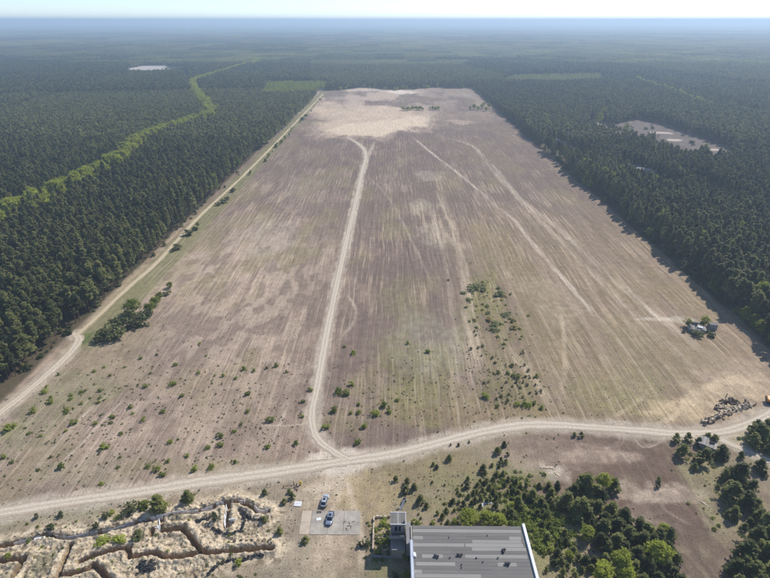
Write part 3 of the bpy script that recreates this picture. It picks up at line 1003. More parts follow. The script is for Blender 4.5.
def stand(X, Y):
    """Blocks of even-aged forest: height factor and tone."""
    a = math.radians(8)
    u, v = X * math.cos(a) + Y * math.sin(a), -X * math.sin(a) + Y * math.cos(a)
    v = v + (fbm(u / 900, v / 900, 207, 2) - .5) * 500
    bx_, by_ = np.floor(u / 430), np.floor(v / 640 + 0.37 * _hash(np.floor(u / 430), np.floor(u * 0), 5))
    hgt = 0.66 + 0.48 * _hash(bx_, by_, 211)
    tone = (_hash(bx_, by_, 213) - 0.5) * 0.5
    nearf = 1 - sstep(500, 1300, np.hypot(X, Y))
    hgt = hgt * (1 - nearf) + nearf * (0.92 + 0.16 * fbm(X / 60, Y / 60, 217, 3))
    tone = tone * (1 - nearf * 0.7) + 0.22 * (fbm(X / 140, Y / 140, 219, 3) - 0.5)
    return hgt, tone


def wooded(X, Y, margin=0.0):
    w = (fbm(Y / 26, X * 0 + 1.7, 221, 4) - 0.5) * 14 * np.where(X > 0, 1.0, 0.45)
    xl = np.where(Y < 185, -139.5, np.interp(Y, [p[1] for p in ROADS['track'][0]], [p[0] for p in ROADS['track'][0]]) - 5.0)
    inside_field = (X > xl + w * 0.5) & (X < FX1 + 2.5 + w) & (Y < FY1 - (fbm(X / 45, Y * 0 + 7.7, 53, 4) - 0.5) * 110 + w)
    ok = ~inside_field
    k = H / (H - 6.0)           # openings are seen over the nearer tree tops
    for q in CLEAR + [GLADE_R, PALE_FIELD, PLANTATION]:
        kk = H / (H - 13.0) if q is PALE_FIELD else H / (H - 9.5) if q is CLEAR[0] else k
        for g_ in (1.0, (2 + kk) / 3, (1 + 2 * kk) / 3, kk):
            ok &= ~in_poly(X * g_, Y * g_, q)
    ok &= dist_poly(X, Y, BIRCH, 30) > 8.0
    ok &= dist_poly(X * H / (H - 7.0), Y * H / (H - 7.0), BIRCH, 30) > 7.0
    ok &= dist_poly(X, Y, RIDE, 30) > 7
    ok &= dist_poly(X, Y, BIRCH_R, 30) > 8
    ok &= dist_poly(X, Y, RIDE2, 30) > 6
    ok &= dist_poly(X, Y, ROADS['left'][0], 30) > 6.0
    ok &= dist_poly(X, Y, ROADS['main'][0], 30) > 6.0
    ok &= dist_poly(X, Y, ROADS['fork'][0], 30) > 6.0
    for hx, hy in HUTS:
        ok &= np.hypot(X - hx + 7, (Y - hy + 30) * 0.26) > 10.5
    yx, yy, _ = P(629, 172)
    ok &= np.hypot((X - yx), (Y - yy) / 2) > 6
    return ok


def in_view(X, Y, Z, pad=0.0):
    u, v, d = proj(X, Y, Z)
    return (d > 1) & (u > -pad) & (u < 770 + pad) & (v > -pad) & (v < 578 + pad), d


fx, fy = [], []
for (a, b, c, d) in ((-720, -137, 95, 560), (150, 760, 175, 560)):
    X, Y = forest_points(a, b, c, d, 3.35)
    m_ = wooded(X, Y)
    vis, dep = in_view(X, Y, 12.0, 60)
    vis |= (np.abs(X) < 215) & (Y > 130)
    m_ &= vis
    fx.append(X[m_]); fy.append(Y[m_])
fx, fy = np.concatenate(fx), np.concatenate(fy)
hf, tn = stand(fx, fy)
hgt = hf * rng.uniform(0.82, 1.12, fx.size)
vis, dep = in_view(fx, fy, 11.0, 6)
order = np.argsort(np.where(vis, dep, 1e9))
# the 300 that show largest stand as trees of their own
solo = order[:300]
rest = order[300:]


def pine_label(px_, py_):
    if px_ < 0:
        if px_ > -148: return 'dark green pine in the front row of the forest beside the left dirt road', 'front row pines beside the left road'
        if px_ > -175: return 'dark green pine standing a few rows deep in the left forest', 'pines behind the front row of the left forest'
        return 'dark green pine deep inside the left forest near the picture edge', 'pines deeper in the left forest'
    if px_ < FX1 + 14: return 'dark green pine in the front row of the right forest along the field', 'front row pines along the right field edge'
    return 'dark green pine standing deeper in the right forest near the picture edge', 'pines deeper in the right forest'


for i in solo:
    lb, gr = pine_label(fx[i], fy[i])
    front = (-149 < fx[i] < 0) or (0 < fx[i] < FX1 + 9)
    plant('pine', 'pine_tree', (fx[i], fy[i], 0), 14.2 * hgt[i], lb, 'pine tree', gr, wide=1.05 if front else 0.84, tone=float(tn[i]))

near_protos = [joined('near_pine', [(np.array([v_.co[:] for v_ in t.vertices]), [tuple(p.vertices) for p in t.polygons]),
                                    (np.array([v_.co[:] for v_ in c.vertices]), [tuple(p.vertices) for p in c.polygons])], [M['bark'], M['pine']]) for t, c in K_PINE]
nr = len(rest)
sc_ = hgt[rest] * rng.uniform(.68, .95, nr)
near_protos = near_protos + [joined('near_leafy', [(np.array([v_.co[:] for v_ in t.vertices]) * 1.35, [tuple(p.vertices) for p in t.polygons]),
                                    (np.array([v_.co[:] for v_ in c.vertices]) * 1.35, [tuple(p.vertices) for p in c.polygons])], [M['birch'], M['leaf']]) for t, c in K_LEAF[:2]]
pk = np.where(rng.random(nr) < np.where(fx[rest] > 0, .035, .006), 9 + rng.integers(0, 2, nr), rng.integers(0, 9, nr))
scatter('pine_forest', np.stack([fx[rest], fy[rest], np.zeros(nr)], 1), pk, rng.uniform(0, 6.28, nr),
        np.stack([sc_ * rng.uniform(.9, 1.1, nr), sc_ * rng.uniform(.9, 1.1, nr), hgt[rest]], 1), tn[rest], near_protos,
        'dark pine forest on both sides of the field', 'forest')

# middle distance: lighter trees, still one by one
mid_protos = []
for k in range(8):
    r = np.random.default_rng(900 + k)
    v1 = crown_pine(r, 14.5, r.uniform(2.3, 3.0), r.uniform(.3, .42), 26, 7, 1.0, r.uniform(.5, .75))
    mid_protos.append(joined('mid_pine', [v1], [M['pine']]))
X, Y = forest_points(-1500, 1500, 560, 1650, 3.6)
m_ = wooded(X, Y)
vis, dep = in_view(X, Y, 8.0, 45)
m_ &= vis
mx_, my_ = X[m_], Y[m_]
hf, tn2 = stand(mx_, my_)
h2 = hf * rng.uniform(.82, 1.12, mx_.size)
nm_ = mx_.size
scatter('distant_pine_forest', np.stack([mx_, my_, np.zeros(nm_)], 1), rng.integers(0, 8, nm_), rng.uniform(0, 6.28, nm_),
        np.stack([h2 * rng.uniform(.72, .95, nm_), h2 * rng.uniform(.72, .95, nm_), h2], 1), tn2, mid_protos,
        'blue-green pine forest behind the far end of the field', 'forest')

# far off: hectare patches of low-detail trees
def patch(seed, W, s, tris, size):
    r = np.random.default_rng(seed)
    ax = np.arange(-W / 2, W / 2, s)
    X_, Y_ = np.meshgrid(ax, ax)
    X_ = X_.ravel() + r.uniform(-.5, .5, X_.size) * s
    Y_ = Y_.ravel() + r.uniform(-.5, .5, Y_.size) * s
    vs_, fs_, n = [], [], 0
    for a, b in zip(X_, Y_):
        v_, f_ = crown_pine(r, 14.5 * r.uniform(.82, 1.12), s * 0.56, .35, tris, 1, size, .6)
        vs_.append(v_ + np.array([a, b, 0])); fs_.append(f_ + n); n += len(v_)
    return joined('far_pines', [(np.concatenate(vs_), np.concatenate(fs_))], [M['pine']])


far_protos = [patch(50 + k, 100, 4.8, 26, 2.1) for k in range(3)]
px_, py_, ps, pz = [], [], [], []
for lo, hi, W in ((1650, 5200, 96), (5200, 24000, 380)):
    X, Y = np.meshgrid(np.arange(-hi * 0.85, hi * 0.85, W), np.arange(lo, hi, W))
    X, Y = X.ravel(), Y.ravel()
    m_ = wooded(X, Y)
    if W > 200: m_ &= fbm(X / 1500, Y / 2600, 231, 3) < 0.66
    vis, dep = in_view(X, Y, 0.0, 60)
    m_ &= vis
    px_.append(X[m_]); py_.append(Y[m_]); ps.append(np.full(m_.sum(), W / 96)); pz.append(np.array([ground_z(a, b) for a, b in zip(X[m_], Y[m_])]))
px_, py_, ps, pz = map(np.concatenate, (px_, py_, ps, pz))
hf, tn3 = stand(px_, py_)
nf = px_.size
scatter('horizon_forest', np.stack([px_, py_, pz], 1), rng.integers(0, 3, nf), rng.integers(0, 4, nf) * (math.pi / 2),
        np.stack([ps, ps, hf * rng.uniform(.95, 1.05, nf)], 1), tn3, far_protos, 'hazy blue forest reaching to the horizon', 'forest')

# ------------------------------------------------------------------ birches along the forest ride, light green stands
bp = smooth(BIRCH, 4.0)
near_b, far_b = [], []
for q in bp:
    for k in range(3):
        a = (q[0] + rng.normal(0, 3.4), q[1] + rng.normal(0, 2.0))
        if vnoise(np.array([a[1] / 22]), np.array([2.0]), 5)[0] < 0.08: continue
        (near_b if a[1] < 740 else far_b).append(a)
for i, (a, b) in enumerate(near_b):
    if not in_view(np.array([a]), np.array([b]), 8.0, 10)[0][0]: continue
    plant('leaf', 'birch_tree', (a, b, 0), random.uniform(11.5, 15.0), 'yellow-green birch in the bright line of trees crossing the left forest', 'birch tree', 'birches lining the ride in the left forest', 1.25, None, 0.3)
leaf_protos = [joined('leafy', [(np.array([v_.co[:] for v_ in t.vertices]), [tuple(p.vertices) for p in t.polygons]),
                                (np.array([v_.co[:] for v_ in c.vertices]), [tuple(p.vertices) for p in c.polygons])], [M['birch'], M['leaf']]) for t, c in K_LEAF]
X, Y = forest_points(-260, -110, 950, 1200, 3.6)
m_ = in_poly(X, Y, PLANTATION) & (rng.random(X.size) < .8) & ~((X > -139) & (Y < FY1))
pl = np.stack([X[m_], Y[m_]], 1)
X, Y = forest_points(150, 700, 1150, 1500, 4.5)
m_ = in_poly(X, Y, GLADE_R) & (rng.random(X.size) < .7)
gl = np.stack([X[m_], Y[m_]], 1)
br = np.array([(q[0] + rng.normal(0, 5), q[1] + rng.normal(0, 6)) for q in smooth(BIRCH_R, 5.0)])
fb = np.array(far_b)
allp = np.concatenate([fb, br, pl, gl])
hh = np.concatenate([rng.uniform(1.1, 1.5, len(fb)), rng.uniform(.9, 1.3, len(br)), rng.uniform(.35, .85, len(pl)), rng.uniform(.2, .6, len(gl))])
tt = np.concatenate([np.full(len(fb), .4), np.full(len(br), .3), rng.uniform(.05, .55, len(pl)), rng.uniform(.1, .6, len(gl))])
n = len(allp)
scatter('young_birch_stand', np.concatenate([allp, np.zeros((n, 1))], 1), rng.integers(0, 6, n), rng.uniform(0, 6.28, n), np.stack([hh, hh, hh], 1), tt, leaf_protos,
        'light green young broadleaf stands and far birch rows among the pines', 'young trees')
# ------------------------------------------------------------------ scattered trees and bushes traced from the photograph
def from_zoom(lst, ox, oy, s):
    return [(a / s + ox, b / s + oy, d / s) for a, b, d in lst]


def put(kindname, name, px_, py_, dpx, aspect, label, cat, group=None, wide=1.0, tone=0.0, hmin=0.3):
    """dpx: width in photo pixels; aspect: height over width; the pixel marks the middle of the plant."""
    _, _, dep_ = P(px_, py_)
    D = dpx * dep_ / F
    h = max(hmin, D * aspect)
    X_, Y_, dep_ = P(px_, py_, h * 0.45)
    ref = {'pine': 5.3 / 14.5, 'young': 3.1 / 4.0, 'leaf': 5.4 / 10.0, 'shrub': 1.25, 'dull': 1.15}[kindname]
    w = D / (h * ref)
    return plant(kindname, name, (X_, Y_, ground_z(X_, Y_)), h, label, cat, group, w * wide, None, tone)


z5 = [(160, 115, 20), (177, 128, 22), (238, 85, 32), (36, 195, 35), (25, 240, 40), (68, 225, 38), (155, 203, 14), (215, 215, 12), (97, 285, 45), (128, 315, 30), (22, 290, 25),
      (327, 185, 26), (400, 135, 38), (443, 120, 20), (470, 50, 36), (502, 20, 28), (519, 67, 20), (485, 98, 28), (508, 103, 28), (478, 125, 20), (468, 160, 28), (497, 160, 28), (410, 155, 24),
      (523, 190, 28), (556, 200, 28), (416, 195, 28), (386, 195, 20), (325, 220, 32), (375, 215, 30), (300, 215, 12), (278, 248, 16), (292, 262, 16), (355, 250, 28), (330, 270, 26), (400, 240, 30),
      (430, 225, 30), (450, 190, 28), (450, 250, 34), (390, 275, 30), (255, 295, 28), (225, 340, 30), (262, 335, 20), (180, 350, 22), (205, 365, 30), (305, 310, 34), (345, 335, 34), (310, 335, 24),
      (360, 290, 30), (420, 290, 26), (460, 310, 34), (480, 260, 24), (520, 250, 26), (545, 245, 30), (580, 225, 28), (610, 215, 24), (670, 220, 30), (715, 225, 32), (760, 225, 32), (725, 260, 40),
      (640, 265, 60), (600, 265, 30), (570, 295, 55), (680, 300, 40), (740, 320, 34), (660, 350, 40), (705, 365, 36), (500, 345, 36), (540, 350, 50), (430, 345, 34), (470, 350, 30), (90, 355, 12),
      (100, 375, 14), (230, 400, 36), (590, 330, 30), (625, 350, 26), (755, 290, 20), (282, 22, 16), (244, 22, 12), (333, 8, 12), (440, 215, 26), (370, 245, 24), (405, 205, 26), (465, 275, 28),
      (505, 215, 22), (535, 225, 24), (570, 250, 26), (620, 290, 34), (655, 310, 30), (690, 345, 30), (725, 290, 28), (385, 320, 26), (285, 300, 18), (345, 300, 24), (410, 260, 24), (435, 280, 26)]
for i, (a, b, d) in enumerate(from_zoom(z5, 400, 440, 4.8125)):
    if a < 430:
        lb, gr = 'small dark pine on dry grass behind the little tower', 'small pines behind the tower'
    elif b < 470:
        lb, gr = 'small dark pine near the dirt road at the top of the young thicket', 'small pines at the top of the thicket'
    elif a < 480:
        lb, gr = 'young dark pine in the thicket behind the grey warehouse roof', 'young pines behind the warehouse'
    else:
        lb, gr = 'young dark pine in the thicket right of centre above the warehouse corner', 'young pines above the warehouse corner'
    own = {0: 'left one of two tiny pines just south of the dirt road', 1: 'right one of two tiny pines just south of the dirt road', 2: 'lone dark pine on dry grass below the dirt road bend',
           8: 'largest dark pine on dry grass between the tower and the thicket', 12: 'broad dark pine at the upper left of the young thicket', 14: 'dark pine at the top of the thicket, below its topmost pine',
           15: 'topmost small pine of the young thicket, nearest the road', 59: 'biggest dark pine in the middle of the young thicket', 61: 'wide dark pine beside the bright green bush in the thicket'}.get(i)
    put('young', 'young_pine', a, b, d * 0.96, 1.2, own or lb, 'young pine', None if own else gr)

z6 = [(130, 240, 55), (105, 275, 64), (70, 215, 28), (45, 245, 38), (35, 215, 28), (52, 290, 28), (95, 400, 32), (75, 435, 26), (100, 435, 32), (130, 470, 36), (70, 480, 38), (85, 510, 38), (55, 520, 30),
      (30, 420, 32), (90, 560, 36), (180, 510, 46), (215, 515, 46), (255, 500, 42), (165, 545, 26), (30, 330, 32), (10, 370, 26), (115, 345, 28), (8, 280, 32), (150, 500, 30), (40, 365, 22), (20, 300, 30),
      (110, 530, 26), (65, 450, 20), (200, 540, 34), (235, 530, 30), (35, 470, 18), (25, 545, 22), (140, 565, 28)]
for i, (a, b, d) in enumerate(from_zoom(z6, 540, 430, 3.907)):
    put('young', 'young_pine', a, b, d * 0.96, 1.2, 'young dark pine on pale grass between the warehouse and the big dark grove', 'young pine', 'young pines right of the warehouse')
put('young', 'young_pine', 658.5, 484, 5.5, 1.5, 'tiny lone pine in the middle of the bare brown ground', 'young pine')
put('shrub', 'shrub', 659, 479, 4.5, 1.2, 'bright green tuft beside the lone pine on bare brown ground', 'shrub')
put('young', 'young_pine', 574.5, 434.5, 4.5, 1.2, 'left one of two tiny pines at the road edge right of centre', 'young pine')
put('young', 'young_pine', 582, 434.5, 5.5, 1.2, 'right one of two tiny pines at the road edge right of centre', 'young pine')

# the big dark grove at the lower right
grove = [(185, 210, 78), (215, 240, 62), (290, 215, 56), (165, 195, 50), (240, 255, 50), (165, 310, 84), (220, 300, 64), (280, 310, 64), (330, 340, 72), (380, 370, 72), (300, 370, 72), (250, 380, 72), (420, 390, 62),
         (470, 410, 56), (510, 405, 52), (350, 410, 72), (400, 430, 72), (300, 430, 72), (240, 430, 62), (500, 470, 62), (490, 530, 64), (440, 545, 62), (380, 480, 72), (330, 465, 62), (370, 535, 54), (195, 345, 60),
         (420, 470, 56), (400, 520, 60), (350, 500, 56), (520, 560, 54), (270, 460, 56), (200, 300, 52), (255, 345, 56), (440, 430, 56), (530, 500, 48), (460, 580, 60), (545, 590, 60), (130, 330, 40), (400, 590, 60), (150, 285, 44)]
for i, (a, b, d) in enumerate(from_zoom(grove, 540, 430, 3.907)):
    up = b < 497
    put('young', 'bushy_pine', a, b, d * 0.98, 1.15, 'dark rounded pine in the small clump above the big grove' if up else 'dark rounded pine in the dense grove at the lower right',
        'pine tree', 'pines of the small clump' if up else 'pines of the dense grove', 1.0, -0.05)
bright = [(250, 205, 58, 1.5, 'bright yellow-green tree inside the small dark clump'), (185, 405, 58, 1.1, 'rounded yellow-green tree at the left rim of the big grove'),
          (460, 485, 84, 1.4, 'large bright yellow-green tree on the right side of the grove'), (320, 515, 74, 1.3, 'tall yellow-green tree near the bottom edge inside the grove'),
          (250, 560, 84, 0.9, 'broad yellow-green tree cut by the bottom edge of the picture'), (335, 562, 62, 1.1, 'yellow-green tree right of the broad one at the bottom edge'),
          (485, 388, 38, 1.3, 'small yellow-green tree at the upper right of the grove'), (115, 488, 30, 1.2, 'small green sapling among young pines left of the grove')]
for (a, b, d, asp, lb) in bright:
    put('leaf', 'broadleaf_tree', a / 3.907 + 540, b / 3.907 + 430, d / 3.907, asp, lb, 'tree', None, 1.0, 0.1)
for a, b, d, asp, lb in [(468.5, 518.5, 19, .85, 'bright green bushy tree behind the roof, left of three'), (486, 518.5, 16, .85, 'bright green bushy tree behind the roof, middle of three'),
                         (498, 520, 15, .75, 'bright green bushy tree behind the roof, right of three'), (512, 506, 7, 1.2, 'light green bush between dark pines of the thicket'),
                         (455, 522, 7, .9, 'small bright bush at the left end of the three trees behind the roof')]:
    put('leaf', 'broadleaf_tree', a, b, d, asp, lb, 'tree', None, 1.0, 0.12)
# right-hand trees
z7 = [(60, 97, 32), (80, 140, 48), (100, 97, 34), (150, 158, 56), (185, 105, 42), (215, 145, 48), (195, 155, 36), (120, 195, 26), (280, 155, 26), (200, 265, 18), (230, 225, 40), (275, 215, 68), (255, 285, 74), (320, 260, 40),
      (345, 190, 46), (360, 220, 24), (305, 310, 64), (255, 355, 48), (335, 330, 44), (345, 365, 54), (290, 400, 28), (310, 385, 28), (135, 110, 30), (165, 95, 30), (240, 260, 40), (290, 250, 40)]
for i, (a, b, d) in enumerate(from_zoom(z7, 660, 410, 3.44)):
    around = b < 470 and a < 728
    put('young', 'bushy_pine', a, b, d * 0.98, 1.15, 'dark pine crowding the ruined hut below the road' if around else 'dark spreading pine in the loose group at the right edge', 'pine tree',
        'pines around the ruined hut' if around else 'loose pines at the right edge', 1.0, -0.02)
z7b = [(340, 80, 62), (325, 105, 50), (360, 92, 56), (378, 135, 40), (335, 60, 44), (372, 55, 50), (395, 90, 60), (400, 130, 50)]
for a, b, d in from_zoom(z7b, 660, 410, 3.44):
    put('young', 'bushy_pine', a, b, d * 0.98, 1.2, 'dark pine in the clump where the two roads part, right edge', 'pine tree', 'pines between the two roads')
z7c = [(365, 385, 60), (335, 440, 74), (375, 430, 64), (300, 490, 84), (360, 500, 80), (262, 545, 62), (330, 560, 74), (300, 560, 60), (385, 560, 80), (395, 480, 70), (285, 530, 60), (390, 400, 50), (420, 450, 80), (420, 540, 80), (340, 480, 60), (345, 600, 70), (270, 600, 60), (400, 610, 70)]
for a, b, d in from_zoom(z7c, 660, 410, 3.44):
    put('young', 'bushy_pine', a, b, d * 0.98, 1.3, 'large dark pine in the corner grove at the lower right', 'pine tree', 'pines of the corner grove')
put('leaf', 'broadleaf_tree', 660 + 335 / 3.44, 410 + 562 / 3.44, 14, 1.0, 'olive green tree at the foot of the corner grove', 'tree', None, 1.0, -0.1)

# bushes on the field
zA = [(288, 318, 16), (272, 262, 14), (317, 275, 12), (234, 322, 16), (128, 320, 24), (145, 350, 24), (205, 330, 14), (205, 342, 16), (192, 372, 20), (285, 352, 16), (234, 355, 14), (93, 376, 28), (213, 410, 26),
      (190, 435, 14), (274, 412, 18), (326, 396, 16), (376, 365, 18), (413, 402, 20), (470, 378, 20), (498, 298, 26), (524, 332, 20), (435, 268, 12), (418, 305, 20), (405, 225, 16), (454, 214, 12), (506, 243, 18),
      (574, 266, 16), (577, 182, 12), (646, 274, 16), (680, 283, 14), (706, 254, 20), (634, 448, 26), (636, 475, 22), (676, 436, 18), (696, 415, 14), (680, 523, 18), (610, 538, 26), (600, 482, 20), (560, 545, 26),
      (540, 506, 18), (490, 467, 22), (484, 522, 18), (452, 545, 26), (468, 560, 24), (427, 536, 20), (295, 480, 30), (176, 536, 30), (8, 510, 22), (33, 525, 18), (22, 425, 36), (118, 448, 14), (168, 272, 14),
      (715, 325, 24), (715, 378, 18), (145, 340, 18), (40, 420, 20), (310, 482, 16), (620, 275, 10), (360, 250, 10), (595, 218, 10), (630, 247, 8), (300, 250, 12)]
for i, (a, b, d) in enumerate(from_zoom(zA, 0, 280, 2.888)):
    big = d > 8.2
    if a < 80: lb, gr = 'low green shrub on the field beside the left forest road', 'shrubs near the left forest road'
    elif b > 440: lb, gr = 'low green shrub on the left field just above the main dirt road', 'left field shrubs near the main road'
    else: lb, gr = 'low green shrub standing alone on the left half of the field', 'shrubs on the left half of the field'
    put('shrub', 'shrub', a, b, d * 0.74, 0.80, ('larger ' + lb[4:]) if big else lb, 'shrub', ('larger ' + gr) if big else gr)
zB = [(65, 112, 18), (10, 124, 14), (42, 118, 12), (90, 128, 12), (235, 64, 12), (257, 80, 18), (393, 56, 14), (443, 76, 18), (150, 172, 16), (252, 158, 20), (220, 175, 26), (238, 180, 26), (208, 222, 26), (50, 246, 24),
      (132, 200, 16), (130, 238, 14), (188, 264, 24), (270, 228, 18), (310, 230, 28), (331, 210, 26), (366, 198, 14), (347, 226, 20), (250, 230, 14), (270, 208, 14), (283, 263, 22), (268, 302, 22), (115, 304, 20), (43, 314, 18)]
for i, (a, b, d) in enumerate(from_zoom(zB, 250, 320, 2.484)):
    lf = a < 316
    put('shrub', 'shrub', a, b, d * 0.74, 0.80, 'low green shrub just left of the central field road' if lf else 'low green shrub right of the central field road', 'shrub',
        'shrubs left of the central road' if lf else 'shrubs right of the central road')
zC = [(588, 187, 28), (712, 138, 16), (650, 112, 14), (682, 208, 22), (694, 210, 22), (706, 204, 18), (724, 216, 18), (664, 208, 20), (618, 128, 14), (655, 136, 16), (640, 130, 12), (614, 214, 14), (668, 140, 14)]
for a, b, d in from_zoom(zC, 250, 320, 2.484):
    put('shrub', 'shrub', a, b, d * 0.74, 0.80, 'bright green shrub in the sapling patch right of the pale strip', 'shrub', 'bright shrubs in the sapling patch')
zD = [(112, 320, 14), (140, 315, 12), (155, 310, 12), (125, 255, 10), (130, 270, 10), (150, 345, 10), (190, 352, 14), (200, 370, 12), (195, 410, 10), (230, 318, 10), (292, 338, 10), (302, 335, 10), (305, 378, 12), (320, 398, 14),
      (262, 380, 16), (270, 425, 14), (240, 440, 12), (280, 430, 12), (300, 440, 12), (315, 450, 14), (345, 450, 12), (350, 480, 12), (365, 470, 12), (325, 480, 12), (290, 460, 12), (262, 455, 10), (250, 485, 12), (220, 490, 14),
      (205, 500, 12), (245, 505, 14), (175, 440, 10), (160, 443, 12), (155, 480, 10), (300, 495, 12), (340, 425, 10), (225, 460, 10), (310, 420, 12), (325, 425, 10), (240, 515, 12), (275, 440, 14), (285, 415, 12)]
for a, b, d in from_zoom(zD, 440, 260, 3.6167):
    put('dull', 'sapling', a, b, d * .8, 1.1, 'tiny dark sapling in the sapling patch right of the pale strip', 'sapling', 'saplings in the patch', 1.0, 0.0)
zE = [(83, 118, 20), (105, 143, 24), (175, 190, 20), (125, 215, 16), (265, 240, 34), (240, 195, 30), (266, 215, 18), (200, 230, 40), (180, 215, 30), (215, 120, 40), (130, 95, 50), (155, 105, 30), (230, 128, 20), (195, 250, 30), (95, 170, 16), (210, 100, 20)]
for i, (a, b, d) in enumerate(from_zoom(zE, 440, 260, 3.6167)):
    o = put('dull', 'weed_clump', a, b, d, 0.35, 'low olive and rusty weed clump at the top of the sapling patch', 'weeds', 'weed clumps above the sapling patch', 1.0, 0.45)
    if i in (3, 4, 6, 8, 12):
        o['label'] = 'low rusty orange weed clump at the top of the sapling patch'
        o['group'] = 'rusty weed clumps'
        for c in o.children:
            if c.name.startswith('foliage'):
                c.material_slots[0].link = 'OBJECT'
                c.material_slots[0].material = M['rust']
# verge bushes between the left track and the field
zF = [(285, 165, 32), (320, 150, 52), (345, 140, 42), (380, 80, 52), (400, 115, 42), (432, 80, 32), (447, 62, 30), (410, 100, 26), (460, 45, 22), (480, 35, 20), (490, 15, 20), (330, 125, 40), (365, 125, 40), (300, 150, 30), (425, 95, 30), (375, 105, 40)]
for i, (a, b, d) in enumerate(from_zoom(zF, 0, 280, 2.888)):
    put('leaf' if i in (3, 5, 6, 8, 10) else 'dull', 'verge_bush', a, b, d * .95, 1.0, 'leafy bush in the strip between the forest track and the field', 'bush', 'bushes beside the forest track', 1.0, 0.0 if i in (3, 5, 6, 8, 10) else 0.1)
for k in range(46):
    t = random.random() ** 1.6
    Y_ = 270 + t * 720
    X_ = np.interp(Y_, [p[1] for p in ROADS['track'][0]], [p[0] for p in ROADS['track'][0]]) + random.uniform(3.5, 7.5)
    lf = random.random() < 0.5
    plant('leaf' if lf else 'dull', 'verge_bush', (X_, Y_, 0), random.uniform(1.6, 4.2), 'small bush on the far stretch of the forest track verge', 'bush', 'far verge bushes', 1.25, None, 0.0)
# far end of the field: the green strip on the sand, and bushes at its right edge
for k in range(26):
    a = 403 + k * 1.45 + random.uniform(-.6, .6)
    if 425 < a < 429: continue
    X_, Y_, _ = P(a, 110.3 + random.uniform(-.5, .6) - (a - 403) * .02)
    plant('leaf', 'broadleaf_tree', (X_, Y_, 0), random.uniform(4.0, 7.0), 'small green tree in the row standing on the far sand', 'tree', 'tree row on the far sand', 1.5, None, 0.25)
for a, b in [(470, 110), (474, 109.5), (478, 110.5), (482, 108.5), (486, 111), (484, 106), (489, 108)]:
    X_, Y_, _ = P(a, b)
    plant('leaf', 'broadleaf_tree', (X_, Y_, 0), random.uniform(5, 9), 'green tree bulging from the far right corner of the field', 'tree', 'trees at the far right corner', 1.4, None, 0.15)
# lighter broadleaf trees along the right forest
rb = [(688, 323, 8, 'left yellow-green tree at the ruin on the right field'), (705.5, 321, 9, 'right yellow-green tree at the ruin on the right field'), (702, 324, 5, 'smaller yellow-green tree touching the ruin on the right field')]
for a, b, d, lb in rb:
    put('leaf', 'broadleaf_tree', a, b, d, 1.15, lb, 'tree', None, 1.0, 0.12)
for a, b, d in [(699, 334, 9), (694, 332, 6), (712, 335, 7), (708, 331, 5), (684, 331.5, 4)]:
    put('dull', 'shrub', a, b, d, .7, 'dark bush growing at the foot of the ruin on the right field', 'shrub', 'bushes at the ruin')
for i, (a, b, d) in enumerate([(701, 241, 13), (716, 285, 17), (763, 291, 12), (724, 313, 12), (742, 327, 16), (757, 305, 9), (664, 217, 8), (568, 172, 7), (575, 180, 8), (584, 176, 7), (595, 170, 7), (604, 174, 8), (612, 178, 7), (621, 170, 6), (596, 182, 6),
                               (567, 130, 9), (627, 128, 6), (705, 152, 12), (600, 117, 6), (604, 112, 6), (548, 125, 6), (556, 150, 7), (545, 117, 5), (563, 184, 6), (610, 192, 6), (650, 232, 7), (731, 320, 10), (748, 336, 10), (573, 160, 5), (586, 163, 6)]):
    lb = {0: 'yellow-green tree high in the right forest above the ruin', 1: 'large fresh green tree at the right forest edge', 2: 'green tree by the right picture edge inside the forest'}.get(i)
    _, _, dep_ = P(a, b)
    D = d * dep_ / F
    h = max(12.5, 14.0)
    X_, Y_, _ = P(a, b, h - D * .5)
    if 0 < X_ < FX1 + 4:
        h = 7.5
        X_, Y_, _ = P(a, b, 4.0)
        X_ = max(X_, FX1 + 1.0)
    if h > 10: h = 16.5
    plant('leaf', 'broadleaf_tree', (X_, Y_, 0), h, lb or 'light green broadleaf tree among the pines of the right forest', 'tree', None if lb else 'light trees in the right forest', max(.95, min(1.4, D / (h * .54))), None, 0.1)
# understorey along the two forest edges
for k in range(90):
    Y_ = 185 + 600 * random.random() ** 1.5
    lbs = 'low dark bush under the edge trees of the right forest'
    plant('dull' if k % 3 else 'young', 'edge_bush', (FX1 + random.uniform(0.5, 4.5), Y_, 0), random.uniform(1.5, 5.0), lbs, 'bush', 'bushes under the right forest edge', 1.2, None, 0.0)
for k in range(40):
    Y_ = 165 + 300 * random.random() ** 1.5
    X_ = np.interp(Y_, [p[1] for p in ROADS['track'][0]], [p[0] for p in ROADS['track'][0]]) - random.uniform(4.0, 8.0)
    plant('dull' if k % 2 else 'young', 'edge_bush', (X_, Y_, 0), random.uniform(0.8, 3.0), 'low dark bush under the edge trees of the left forest', 'bush', 'bushes under the left forest edge', 1.2, None, -0.1)

